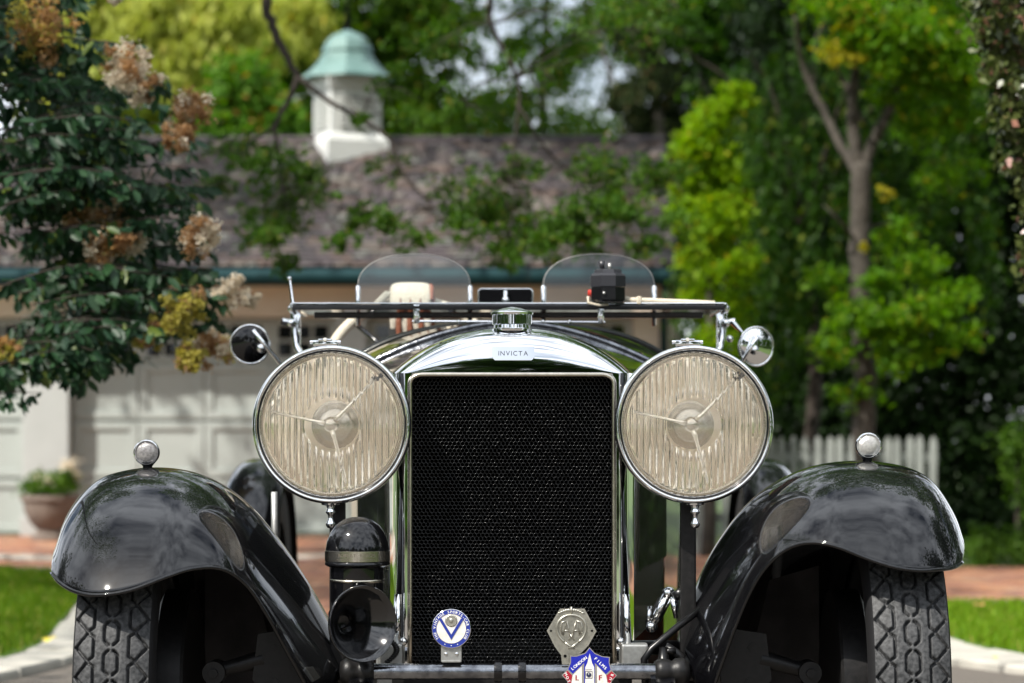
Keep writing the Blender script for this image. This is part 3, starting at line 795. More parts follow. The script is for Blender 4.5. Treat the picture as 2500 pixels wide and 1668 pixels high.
# tree whose limbs arch in from above the frame
y = 8.6
lt = thing('locust_tree', (-5.2, y, 0), 'feathery tree whose dark limbs arch in front of the roof', 'tree')
mb = MB()
limb(mb, [(-5.2, y, 0), (-5.1, y, 1.5), (-4.9, y, 3.0), (-4.4, y, 4.6), (-3.6, y, 5.8)], .17, .10, 14)
limb(mb, [(-4.4, y, 4.6), (-3.0, y, 5.4), (-1.9, y, 4.9), P(640, -150, y), P(652, 20, y), P(690, 120, y), P(728, 188, y)], .045, .016, 12)
limb(mb, [P(728, 185, y), P(705, 245, y), P(672, 312, y), P(684, 380, y), P(690, 460, y)], .017, .006)
limb(mb, [P(675, 305, y), P(640, 330, y), P(600, 350, y), P(545, 385, y)], .008, .003)
limb(mb, [P(728, 188, y), P(800, 245, y - .1), P(880, 290, y - .2), P(955, 345, y - .2), P(985, 425, y - .2), P(1060, 510, y - .2)], .015, .005)
limb(mb, [(-3.6, y, 5.8), (-1.5, y - .2, 5.9), P(1130, -160, y), P(1200, 60, y), P(1262, 190, y), P(1262, 300, y), P(1245, 440, y)], .022, .004, 12)
limb(mb, [P(1262, 250, y), P(1330, 360, y), P(1420, 440, y + .1), P(1530, 480, y + .1)], .009, .003)
limb(mb, [(-4.9, y, 3.4), (-5.6, y - 2.5, 5.4), (-5.2, y - 6, 6.6), (-4.4, y - 8.5, 7.0)], .09, .04)
limb(mb, [(-3.6, y, 5.8), (-2.5, y + 2, 7.4), (.5, y + 3, 8.4), (3.5, y + 3.5, 8.6)], .09, .03); limb(mb, [(-2.5, y + 2, 7.4), (-2.2, y + 5, 8.2), (0.4, y + 8, 7.6)], .05, .02); limb(mb, [(-2.2, y + 5, 8.2), (-3, y + 8, 11), (-5, y + 10, 12.5)], .05, .02); limb(mb, [(3.5, y + 3.5, 8.6), (4.2, y + 1, 8.5), (5, y - 1.5, 8.2)], .03, .015)
mb.build('trunk', M['bark_dark'], lt, True)
spr = [(860, 200, 60, .5), (900, 260, 50, .5), (820, 300, 45, .4), (930, 180, 50, .4), (660, 390, 70, .5), (740, 420, 60, .6), (690, 500, 60, .7), (650, 580, 55, .5), (700, 560, 50, .5), (780, 470, 40, .3),
       (590, 380, 50, .4), (880, 520, 45, .5), (930, 560, 35, .35), (840, 590, 35, .4), (1030, 590, 35, .25), (1180, 520, 60, .8), (1240, 500, 60, .9), (1290, 560, 50, .7), (1120, 550, 40, .4), (1330, 600, 35, .4),
       (1400, 520, 55, .7), (1470, 490, 60, .7), (1540, 510, 60, .7), (1430, 580, 45, .5), (1590, 440, 50, .5), (1500, 430, 55, .6), (1580, 600, 40, .4), (1420, 420, 40, .3), (1250, 620, 40, .4), (1650, 420, 45, .4),
       (540, 460, 40, .3), (700, 640, 35, .35), (1050, 110, 80, .5), (980, 60, 80, .5), (1500, 40, 90, .6), (1600, 20, 90, .6), (880, -20, 90, .5)]
for _ in range(20):
    sx = rng.uniform(560, 1660); spr.append((sx, rng.uniform(360, 640) - (60 if sx > 1350 else 0), rng.uniform(45, 80), rng.uniform(.15, .4)))
for _ in range(16):
    spr.append((rng.uniform(740, 1560), rng.uniform(-10, 330), rng.uniform(50, 80), rng.uniform(.15, .32)))
spr = [q for q in spr if not (700 < q[0] < 1000 and -40 < q[1] < 345)] + [(925, 235, 40, .22), (950, 190, 35, .15), (880, 285, 32, .14), (985, 300, 45, .3)]
ANC = [(652, 20), (690, 120), (728, 188), (705, 245), (672, 312), (684, 380), (690, 460), (600, 350), (545, 385), (800, 245), (880, 290), (955, 345), (985, 425), (1060, 510), (1200, 60), (1262, 190), (1262, 300), (1245, 440), (1330, 360), (1420, 440), (1530, 480)]
tg = MB()
for (a, b, r, w) in spr:
    q = min(ANC, key=lambda p: math.hypot(p[0] - a, p[1] - b) + (60 if p[1] > b else 0))
    s0, e0 = P(q[0], q[1], y), P(a, b + r * .3, y + rng.uniform(-.3, .3)); m0 = (s0 + e0) / 2 + Vector((rng.gauss(0, .05), rng.gauss(0, .05), .06))
    tg.tube([Vector(v) for v in crom([tuple(s0), tuple(m0), tuple(e0)], 7)], [.0045, .004, .0036, .003, .0026, .002, .0015], 5)
    for _ in range(3):
        e1 = e0 + Vector((rng.gauss(0, .12), rng.gauss(0, .1), -rng.uniform(0, .14))); tg.tube([m0.lerp(e0, .5), (m0.lerp(e0, .5) + e1) / 2 + Vector((0, 0, .02)), e1], [.0025, .002, .001], 4)
tag(tg.build('twigs', M['bark_dark'], lt, True), kind='stuff')
crown('crown', lt, [cl(a + rng.uniform(-12, 12), b + rng.uniform(-12, 12), y + rng.uniform(-.5, .5), r * 1.45, w, rz=r * 1.0) for a, b, r, w in spr] +
      [(-3.6, 8.5, 5.4, 1.0, 1, .5, 3), (-1.0, 8.5, 5.6, 1.2, 1, .5, 3), (0.8, 9, 5.0, 1.0, 1, .5, 2.5)], 62, 14, .034, L_locust, sub=.13, asp=.5, pw=.75)
crown('canopy', lt, [(-4.6, 1.2, 6.6, 1.5, 1.6, .7, 1.6), (-5.6, 3.0, 6.4, 1.4, 1.6, .7, 2.2), (-4.0, -0.4, 6.9, 1.1, 1.2, .6, 1.2), (-5.4, 5.5, 6.2, 1.4, 1.6, .7, 2.5), (-2.6, 16.3, 8.2, 1.5, 1.3, .7, 1.3), (.3, 16.6, 7.3, 1.2, 1.1, .6, 2.2), (1.7, 17, 7.6, 1.3, 1.1, .7, 2.4), (3.6, 15, 8.2, 1.5, 1.3, .8, 2.5), (4.6, 11, 8.2, 1.6, 1.4, .8, 2.5), (3.0, 8.5, 8.2, 1.5, 1.3, .8, 2.5), (5.2, 7, 8.0, 1.5, 1.4, .8, 2.5)], 48, 18, .10, L_locust, sub=.2)  # unseen clumps added overhead to shade the left shrub, hedge and fence

# unseen canopy added above the frame to shade the background and darken reflections
def sun_corridor(p):  # keeps chosen sun paths open through the added canopy
    for tgt in (Vector((1.65, 15.6, 2.9)), Vector((1.75, 15.6, 2.2)), Vector((2.6, 13.2, 3.9)), Vector((3.3, 13.2, 3.6)), Vector((2.1, 13.0, 4.0)), Vector((3.0, 13.0, 4.2)), Vector((.4, 8.6, 2.1)), Vector((-1.7, 22.3, 4.7)), Vector((-1.7, 22.2, 4.2)), Vector((.6, 21, 3.2)), Vector((-.6, 20.9, 2.9)), Vector((2.9, 9.4, 0)), Vector((2.9, 11, 0)), Vector((3.2, 12.5, 0)), Vector((2.3, 10, 0)), Vector((3.4, 10.2, 0))):
        d = Vector(p) - tgt; t = d.dot(SUN)
        if (d - SUN * t).length < (1.2 if tgt.z > 2.15 else .9): return True
    return False
left_c, right_c = [], []
for xg in np.arange(-7.2, 7.4, 1.25):
    for yg in np.arange(6.2, 13.4, 1.35):
        for zg in (6.3, 8.3):
            c = (xg + rng.uniform(-.4, .4), yg + rng.uniform(-.4, .4), zg + rng.uniform(-.5, .6))
            if sun_corridor(c): continue
            (left_c if xg < 0 else right_c).append((*c, .95, .95, .55, 1))
for xg in np.arange(-8, 7.5, 1.5):
    for yg in np.arange(14.6, 19.5, 1.6):
        for zg in (9.2, 11.2, 13.0):
            c = (xg + rng.uniform(-.5, .5), yg + rng.uniform(-.5, .5), zg + rng.uniform(-.7, .7))
            if sun_corridor(c) or rng.random() < .22: continue
            (left_c if xg < 0 else right_c).append((*c, 1.0, 1.0, .6, .8))
crown('added_canopy', lt, left_c, 22, 18, .15, L_locust, sub=.26)
ot = thing('added_canopy_tree', (7.4, 9.6, 0), 'unseen broad tree added beyond the right lawn for its overhead shade', 'tree')  # invented tree carrying the right half of the shading canopy
mb = MB(); limb(mb, [(7.4, 9.6, 0), (7.3, 9.6, 2.5), (6.9, 9.6, 5.2), (6.0, 9.6, 7.4)], .2, .11, 14)
limb(mb, [(6.0, 9.6, 7.4), (5, 12.5, 10), (3, 16.5, 12.2), (1, 18.5, 12.8)], .1, .03)
for (dx, dy) in ((-4.5, -2.4), (-4.8, 1.0), (-3.4, 3.0), (-2.0, -3.0)): limb(mb, [(6.9, 9.6, 5.4), (6.6 + dx * .5, 9.6 + dy * .6, 7.0), (6.4 + dx, 9.6 + dy, 7.8)], .08, .02)
mb.build('trunk', M['bark_dark'], ot, True)
crown('crown', ot, right_c, 22, 18, .15, L_locust, sub=.26)

# crape myrtle, left foreground
y0 = 3.2
cm = thing('crape_myrtle', (-2.4, 3.1, 0), 'shrub with faded brown flower heads on the left, shade painted into its leaves', 'shrub')
mb = MB()
limb(mb, [(-2.4, 3.1, 0), (-2.3, 3.1, .9), (-2.1, 3.0, 1.6), (-1.8, 2.9, 2.3)], .05, .02); limb(mb, [(-2.3, 3.1, .7), (-2.0, 3.0, 1.2), (-1.6, 2.8, 1.5)], .025, .01)
LV, LD, LN = [], [], []
def xmax(py): return np.interp(py, [-50, 60, 120, 200, 300, 380, 450, 550, 650, 750, 800, 850, 900, 960, 1000], [120, 180, 260, 360, 430, 400, 440, 450, 470, 500, 500, 400, 210, 110, 0])
tw = []
for i in range(300):
    py = rng.uniform(-40, 960); xe = xmax(py) - abs(rng.gauss(0, 70)) - (60 if i % 3 else 0) - (150 * rng.random() if i % 2 else 0)
    if py > 800 and rng.random() < .3: continue
    if i % 6 == 0: xe = xmax(py) + rng.uniform(0, 70)
    ln = rng.uniform(120, 300); yy_ = y0 + rng.uniform(-.35, .5); ang = rng.uniform(-.25, .3)
    e = P(xe, py, yy_); s = P(xe - ln, py + ln * math.sin(ang) * .6, yy_ + rng.uniform(-.1, .2))
    tw.append((s, e))
for (a, b) in [((-60, 1000), (100, 960)), ((-60, 890), (230, 900)), ((60, 840), (215, 930)), ((-80, 1010), (60, 975))]:
    tw.append((P(a[0], a[1] - 20, y0 - .2), P(b[0], b[1], y0 - .2)))
twm = MB()
for (s, e) in tw:
    L = (e - s).length; n = int(L / .021)
    md = (s + e) / 2 + Vector((0, 0, L * .07))
    q = [Vector(p) for p in crom([tuple(s), tuple(md), tuple(e)], 7)]
    twm.tube(q, [.0028, .0027, .0024, .002, .0018, .0014, .001], 5)
    for j in range(n):
        f = (j + .5) / n; i0 = min(int(f * 6), 5); pt = q[i0].lerp(q[i0 + 1], f * 6 - i0)
        for sd in (-1, 1):
            if rng.random() < .12: continue
            dv = Vector((rng.gauss(.2, .5), sd * rng.uniform(.1, .8), -rng.uniform(.0, 1.1))).normalized()
            LV.append(tuple(pt + dv * .034)); LD.append(tuple(dv)); nn = Vector((rng.gauss(0, .7), -.7 + rng.gauss(0, .7), rng.uniform(-.2, 1.0))).normalized(); LN.append(tuple(nn))
mb.build('trunk', M['twig'], cm, True)
twm.build('twigs', M['twig'], cm, True)
LV, LD, LN = map(np.array, (LV, LD, LN)); n = len(LV); ln = .060 * NP.uniform(.6, 1.25, n)
side = np.cross(LD, LN); side /= np.linalg.norm(side, axis=1, keepdims=True)
l1, w1 = ln[:, None], (ln * NP.uniform(.34, .5, n))[:, None]
A = LV - LD * l1 * .5; B = LV - LD * l1 * .15; Cc = LV + LD * l1 * .2; T = LV + LD * l1 * .5; lift = LN * l1 * .08
V = np.stack([A, B + side * w1 * .46 + lift, Cc + side * w1 * .42 + lift, T, Cc - side * w1 * .42 + lift, B - side * w1 * .46 + lift], 1).reshape(-1, 3)
i0 = np.arange(n) * 6
Q = np.concatenate([np.stack([i0, i0 + 1, i0 + 2, i0 + 3], 1), np.stack([i0, i0 + 3, i0 + 4, i0 + 5], 1)])
np_mesh('crown', V, Q, L_myrtle, cm)
FL = [leaf_mat('floret_cream', (.60, .52, .40), (.80, .73, .60), None, .4, .2), leaf_mat('floret_brown', (.30, .17, .08), (.46, .29, .15), None, .4, .2),
      leaf_mat('floret_yellow', (.30, .27, .05), (.42, .37, .09), None, .4, .2), leaf_mat('floret_orange', (.32, .17, .06), (.42, .27, .10), (.2, .22, .04), .4, .2)]
for (px, py, r, mix) in [(95, 75, 82, (0, 1, 1, 5)), (305, 160, 62, (5, 3, 0, 0)), (345, 205, 50, (3, 3, 0, 0)), (455, 275, 66, (2, 4, 0, 1)), (430, 330, 40, (1, 4, 0, 1)), (230, 520, 70, (4, 4, 0, 2)), (262, 590, 60, (3, 4, 0, 2)), (318, 580, 42, (6, 1, 0, 0)),
                         (482, 570, 56, (3, 3, 0, 0)), (270, 470, 40, (4, 2, 0, 1)), (560, 715, 42, (6, 1, 0, 0)), (605, 735, 28, (5, 1, 0, 0)), (455, 765, 58, (0, 1, 5, 0)), (370, 820, 42, (0, 2, 4, 0)), (520, 850, 52, (2, 4, 1, 0)), (465, 870, 44, (0, 2, 5, 0)), (20, 855, 30, (0, 1, 2, 1)), (285, 0, 20, (4, 1, 0, 0)), (240, 665, 24, (1, 2, 0, 4))]:
    c = P(px, py, y0 - .25 + rng.uniform(-.1, .1)); k = r * (y0 + 5) / FPX
    m = int(24 * r / 60) + 6
    sub = unit(m) * (NP.random((m, 1)) ** .5) * k * np.array([1, .8, .95]) + np.array(c)
    pts = (sub[:, None, :] + NP.normal(size=(m, 44, 3)) * k * .13).reshape(-1, 3); n = len(pts)
    V, Q = leaf_quads(pts, unit(n), unit(n), .0120 * NP.uniform(.6, 1.5, n), .0095 * NP.uniform(.6, 1.4, n), .3)
    mi = np.repeat(NP.choice(4, m, p=np.array(mix) / sum(mix)), 44)
    np_mesh('flower_head', V, Q, FL, cm, mi=mi)

# stone planter with flowers by the garage post
y = 19.3
pl = P(122, 0, y)
pt = thing('stone_planter', (pl.x, y, 0), 'round stone planter standing in front of the white garage post', 'planter')
M['urn'] = pm('weathered_urn', (0.15, 0.12, 0.10), 0.85, noise=(8, (0.22, 0.18, 0.15)), bump=(50, .5))
mb = MB(); mb.lathe([(0, .0), (.17, .0), (.17, .05), (.12, .07), (.12, .10), (.18, .16), (.23, .26), (.245, .36), (.27, .37), (.27, .41), (.24, .41), (.22, .36), (0, .36)], (pl.x, y, 0.012), (0, 0, 1), 28); mb.build('bowl', M['urn'], pt, True, sharp=35)
fp = thing('flowering_plant', (pl.x, y, .38), 'leafy plant with cream flowers growing in the stone planter', 'plant')
mb = MB()
for s in range(5): limb(mb, [(pl.x, y, .37), (pl.x + (s - 2) * .05, y, .48), (pl.x + (s - 2) * .09, y - .05, .6)], .008, .003)
mb.build('stem', M['twig'], fp, True)
crown('leaves', fp, [(pl.x, y, .52, .24, .22, .10, 1), (pl.x - .08, y - .05, .50, .18, .18, .1, .8), (pl.x + .14, y, .55, .12, .12, .12, .6)], 60, 14, .05, L_box, sub=.25)
tag(crown('flowers', fp, [(pl.x + .18, y - .05, .70, .1, .1, .08, 1), (pl.x - .05, y - .15, .57, .16, .08, .05, .5), (pl.x + .22, y, .62, .06, .06, .06, .6)], 14, 8, .035, FL[0], sub=.3), kind='stuff')

# fallen leaves on the grass
M['leaf_orange'] = pm('fallen_leaf_orange', (0.42, 0.20, 0.08), .7); M['leaf_yellow'] = pm('fallen_leaf_yellow', (0.55, 0.45, 0.04), .7)
def fallen(x, yv, z, s, mat, label):
    mb = MB(); q = [(0, -1), (.5, -.45), (.62, .2), (.25, .7), (0, 1), (-.3, .65), (-.6, .15), (-.45, -.5)]
    mb.add([(x, yv, z + s * .12)] + [(x + a * s, yv + b * s, z + s * (.05 + .3 * abs(a)) + rng.uniform(-.2, .2) * s) for a, b in q], [(0, i + 1, (i + 1) % 8 + 1) for i in range(8)])
    tag(mb.build('fallen_leaf', mat), label, 'leaf', 'fallen leaves on the grass')
def gp(px, py): d = EYE * FPX / (py - HORIZON); return (px - 1250) * d / FPX, d - 5
x, yv = gp(2390, 1524); fallen(x, yv, .085, .045, M['leaf_orange'], 'curled orange leaf lying on the sunny right lawn')
x, yv = gp(2428, 1652); fallen(x, yv, .07, .022, M['leaf_yellow'], 'small yellow leaf near the stone edge of the right lawn')
x, yv = gp(120, 1605); fallen(x, yv, .07, .05, M['leaf_yellow'], 'pale yellow leaf on the edge of the left lawn')
x, yv = gp(105, 1448); fallen(x, yv, .07, .04, M['leaf_orange'], 'orange leaf by the curved stone edging of the left lawn')

# boundary hedges along both lawns, out of frame, mirrored in the bonnet sides
for sd, lab in ((-1, 'long dark hedge bounding the left lawn'), (1, 'long dark hedge bounding the right lawn')):
    x0 = sd * 9.6
    hg = thing('boundary_hedge', (x0, -3, 0), lab, 'hedge')
    mb = MB()
    for yv in range(-18, 13, 3): limb(mb, [(x0, yv, 0), (x0, yv + .1, 1.0), (x0, yv, 2.2)], .05, .02, 8, 3)
    mb.build('stems', M['bark_dark'], hg, True)
    crown('crown', hg, [(x0 + rng.uniform(-.2, .2), yv, z, .7, .9, .6, 1) for yv in np.arange(-19, 13, 1.0) for z in (.45, 1.3, 2.2)], 22, 14, .22, L_weep, sub=.3)
# trees round the far side of the drive, seen in the chrome and paint
for j in range(15):
    a = R(176 + 188 * j / 14) + rng.uniform(-.05, .05); d = rng.uniform(29, 36); h = rng.uniform(8, 11.5); r = rng.uniform(3.6, 4.6)
    x, yv = math.cos(a) * d, -5 + math.sin(a) * d
    tree('shade_tree', 'leafy shade tree of the row mirrored in the paint, behind the photographer', 'tree', (x, yv, 0), [([(x, yv, 0), (x + .2, yv, h * .3), (x, yv, h * .75)], .3, .08), ([(x, yv, h * .3), (x + r * .5, yv, h * .6)], .12, .04), ([(x, yv, h * .32), (x - r * .5, yv, h * .62)], .12, .04)],
         [(x + rng.uniform(-r, r) * .6, yv + rng.uniform(-r, r) * .5, h * rng.uniform(.14, .82), r * .55, r * .55, h * .2, 1) for _ in range(11)], L_far, M['bark'], group='row of shade trees behind the photographer', nsub=26, nleaf=14, size=.6, sub=.26)

for (x, yv, h, r, lab) in [(13.5, -1, 13, 4, 'tall tree beyond the right lawn, level with the car'), (13, 7, 14, 4.2, 'tall tree beyond the right lawn, level with the picket fence'), (12, 14, 14, 4, 'tall tree beyond the right lawn, beside the hedge'),
                           (-14, -2, 10, 3.8, 'tree beyond the left lawn, level with the car'), (-13.5, 6, 10.5, 3.8, 'tree beyond the left lawn, short of the garage')]:
    tree('side_tree', lab, 'tree', (x, yv, 0), [([(x, yv, 0), (x + .2, yv, h * .3), (x, yv, h * .8)], .3, .08), ([(x, yv, h * .3), (x + r * .5, yv, h * .6)], .12, .04), ([(x, yv, h * .32), (x - r * .5, yv, h * .62)], .12, .04)],
         [(x + rng.uniform(-r, r) * .55, yv + rng.uniform(-r, r) * .55, h * rng.uniform(.25, .85), r * .55, r * .55, h * .16, 1) for _ in range(13)], L_far, M['bark'], nsub=26, nleaf=14, size=.5, sub=.26)

# ------------------------------------------------------------------ the car
car = thing('vintage_car', (0, 0.6, 0), 'black open vintage sports car with chrome radiator and big round headlamps, seen head-on', 'car')
pa, ch = M['paint'], M['chrome']

# --- radiator shell
RIDGE = lambda x: 1.061 - 3.12 * abs(x) ** 2.52 - .02 * abs(x)
YF, YB, ZF, XF, XB, ZLOW = .060, .190, .969, .2035, .240, .405
NU, NT = 64, 20
G = []
for i in range(NU + 1):
    u = -1 + 2 * i / NU; row = []
    xb = XB * u; xf = XF * u; zb = max(RIDGE(xb), ZF + .0005)
    for j in range(NT + 1):
        t = j / NT * math.pi / 2
        s = (1 - math.cos(t))
        row.append(Vector((xf + (xb - xf) * s ** .8, YF + (YB - YF) * s ** 1.8, ZF + (zb - ZF) * math.sin(t))))
    G.append(row)
mb = MB(); mb.grid(G)
for sd in (-1, 1):                                   # curved flanks
    F = []
    for j in range(NT + 1):
        t = j / NT * math.pi / 2; s = 1 - math.cos(t); x = sd * (XF + (XB - XF) * s ** .8); yv = YF + (YB - YF) * s ** 1.8
        zt = G[NU if sd > 0 else 0][j].z
        F.append([Vector((x, yv, zt - (zt - ZLOW) * q / 6)) for q in range(7)])
    mb.grid(F)
    mb.grid([[Vector((sd * (XF), YF, ZF - (ZF - ZLOW) * q / 6)) for q in range(7)], [Vector((sd * .1905, YF + .004, ZF - (ZF - ZLOW) * q / 6)) for q in range(7)],
             [Vector((sd * .1885, YF + .03, ZF - (ZF - ZLOW) * q / 6)) for q in range(7)]])
mb.grid([[Vector((-.19 + .38 * q / 8, YF, ZF)) for q in range(9)], [Vector((-.19 + .38 * q / 8, YF + .003, ZF - .006)) for q in range(9)], [Vector((-.19 + .38 * q / 8, YF + .03, ZF - .008)) for q in range(9)]])
shell = mb.build('radiator_shell', ch, car, True, sharp=40)
mb = MB(); x, r = .1935, .022
path = [(-x, YF, ZLOW)] + [(-x, YF, ZLOW + .1 * k) for k in range(1, 5)] + [(-x, YF, .950)] + [(-x + r * (1 - math.cos(a)), YF, .950 + r * math.sin(a) * .75) for a in (.4, .8, 1.2, 1.57)]
path += [(0, YF, .9665)] + [(-p[0], p[1], p[2]) for p in path[::-1]]
mb.tube(path, .0042, 8); mb.build('bead', M['nickel'], shell, True)
# cap
mb = MB(); cz = 1.052; cx, cy = 0, .135
mb.lathe([(.0385, 0), (.0395, .004), (.036, .006), (.0355, .012), (.037, .013), (.0385, .014), (.0385, .031), (.0405, .032), (.041, .036), (.0395, .0375), (.034, .0395), (.018, .0445), (.004, .047), (0, .047)], (cx, cy, cz), (0, 0, 1), 64)
mb.build('radiator_cap', ch, car, True, sharp=30)
# name plate
bx, bz = (1253 - 1250) / 1285, 1.0065
PU = Vector((0, .115, 1)).normalized(); mb = MB(); w, h, c = .0405, .0132, .006
mb.prism([(-w + c, -h), (w - c, -h), (w, -h + c), (w, h), (-w, h), (-w, -h + c)], (bx, .0620, bz), (1, 0, 0), PU, .004)
plate = mb.build('name_plate', ch, car)
mb = MB(); put_text(mb, 'INVICTA', (bx, .0577, bz + .0005), (1, 0, 0), PU, .0125, .20, .0); mb.build('lettering', M['ink'], plate)
# honeycomb core
A_ = .00449; cv, cf = [], []
HX = [(math.sin(math.pi / 3 * k), math.cos(math.pi / 3 * k)) for k in range(6)]
z = .418; row = 0
while z < .960:
    x = -.188 + (A_ * .866 if row % 2 else 0)
    while x < .1885:
        b = len(cv); jy = rng.gauss(0, .0004)
        tx, tz = rng.gauss(0, .12), rng.gauss(0, .12)
        for (kx, kz) in HX: cv.append((x + kx * A_, .086 + jy + (kx * tx + kz * tz) * .004, z + kz * A_))
        for (kx, kz) in HX: cv.append((x + kx * A_ * .86, .0855 + jy + (kx * tx + kz * tz) * .004, z + kz * A_ * .86))
        for (kx, kz) in HX: cv.append((x + kx * A_ * .86, .118, z + kz * A_ * .86))
        for k in range(6):
            l = (k + 1) % 6
            cf.append((b + k, b + l, b + 6 + l, b + 6 + k)); cf.append((b + 6 + k, b + 6 + l, b + 12 + l, b + 12 + k))
        x += A_ * 1.732
    z += A_ * 1.5; row += 1
o = np_mesh('radiator_core', cv, cf, M['core'], car); tag(o, kind='stuff')
mb = MB(); mb.box((0, .125, .68), (.40, .006, .57)); mb.build('core_backing', M['void'], car)

# --- bonnet, scuttle
def section(yv, hw, top, p, drop, zlow, n=40):
    """arched section: flat-ish top falling at the shoulders, then straight sides"""
    pts = []
    for i in range(n + 1):
        u = -1 + 2 * i / n; pts.append(Vector((hw * u, yv, top - drop * abs(u) ** p)))
    lo = [Vector((-hw * .985, yv, zlow)), Vector((-hw, yv, zlow + (top - drop - zlow) * .5))]; hi = [Vector((hw, yv, zlow + (top - drop - zlow) * .5)), Vector((hw * .985, yv, zlow))]
    return lo + pts + hi
mb = MB()
S0 = section(.192, .238, 1.058, 2.5, .092, .45); S1 = section(.62, .292, 1.082, 2.0, .097, .45); S2 = section(1.0, .345, 1.108, 1.75, .105, .45)
S15 = [a.lerp(b, .5) for a, b in zip(S0, S1)]; S25 = [a.lerp(b, .5) for a, b in zip(S1, S2)]
mb.grid([S0, S15, S1, S25, S2]); bonnet = mb.build('bonnet', pa, car, True, sharp=50)
mb = MB(); mb.tube([p + Vector((0, .004, .004)) for p in S2[2:-2]], .0068, 8); mb.build('scuttle_strip', M['alloy_bar'], bonnet, True)
for sd in (-1, 1):
    for i in range(16):
        yv = .30 + i * .04; hw = np.interp(yv, [.192, .62, 1.0], [.238, .292, .345]) + .002
        q = MB(); q.add([Vector((sd * hw, yv, .58)), Vector((sd * hw, yv, .84)), Vector((sd * (hw + .011), yv + .024, .83)), Vector((sd * (hw + .011), yv + .024, .59)), Vector((sd * (hw + .004), yv + .026, .58)), Vector((sd * (hw + .004), yv + .026, .84))],
                        [(0, 1, 2, 3), (3, 2, 5, 4), (1, 5, 2), (0, 3, 4)]); q.build('louvre', pa, bonnet)
mb = MB(); mb.tube([(0, .2, 1.063), (0, .6, 1.087), (0, 1.0, 1.113)], .004, 8); mb.build('hinge', M['alloy_bar'], bonnet, True)
mb = MB()
T0 = section(1.004, .347, 1.110, 1.75, .105, .40); T1 = section(1.18, .385, 1.121, 2.4, .10, .40); T2 = section(1.36, .415, 1.118, 3.2, .11, .40)
mb.grid([T0, T1, T2]); mb.build('scuttle', pa, car, True, sharp=50)
mb = MB(); mb.tube(T2[2:-2], .012, 8)
for sd in (-1, 1): mb.tube([(sd * .415, 1.36, 1.01), (sd * .43, 1.9, .90), (sd * .44, 2.4, .86), (sd * .43, 2.9, .98), (sd * .40, 3.3, 1.0)], .012, 8)
mb.build('cockpit_roll', M['paint_dull'], car, True)
mb = MB()
for sd in (-1, 1):
    mb.grid([[Vector((sd * a, yv, zt - (zt - .35) * q / 4)) for q in range(5)] for a, yv, zt in [(.413, 1.36, 1.0), (.428, 1.9, .895), (.438, 2.4, .855), (.428, 2.9, .975), (.39, 3.4, .97), (.25, 3.9, .8)]])
mb.add([(-.25, 3.9, .8), (.25, 3.9, .8), (.25, 3.9, .35), (-.25, 3.9, .35), (-.39, 3.4, .97), (.39, 3.4, .97)], [(0, 1, 2, 3), (4, 5, 1, 0)])
mb.build('body_tub', pa, car, True, sharp=50)
mb = MB(); mb.box((0, 2.0, .45), (.82, 1.2, .2), bev=.03)
for sd in (-1, 1): mb.box((sd * .2, 2.75, .68), (.36, .16, .46), Matrix.Rotation(R(-14), 3, 'X'), bev=.04)
mb.build('seat', M['leather'], car, True, sharp=40)

# --- headlamps
RIB, RL = .0123, .134
def lens_mesh():
    n_r = 22; nx = n_r * 12; nz = 64; front, back = [], []
    for i in range(nx + 1):
        x = -RL * .999 + 2 * RL * .999 * i / nx; zl = math.sqrt(max(RL * RL - x * x, 1e-8)); fr, bk = [], []
        ph = (x / RIB) % 1.0; fl = max(0.0, 1 - ((ph - .5) / .24) ** 2)
        for j in range(nz + 1):
            z = -zl + 2 * zl * j / nz; r = math.hypot(x, z)
            a = min(max((r - .0530) / .003, 0), 1); b_ = min(max((.1235 - r) / .003, 0), 1); m = a * b_
            ring = .0008 * math.exp(-((r - .054) / .0016) ** 2) + .0012 * math.exp(-((r - .1255) / .002) ** 2)
            fr.append(Vector((x, -.004 - .009 * (1 - (r / RL) ** 2), z)))
            bk.append(Vector((x, .004 - .007 * (1 - (r / RL) ** 2) + .0019 * fl * m + ring, z)))
        front.append(fr); back.append(bk)
    mb = MB(); mb.grid(front); k = len(mb.v)
    mb.grid([row[::-1] for row in back]); return mb
lens_me = None
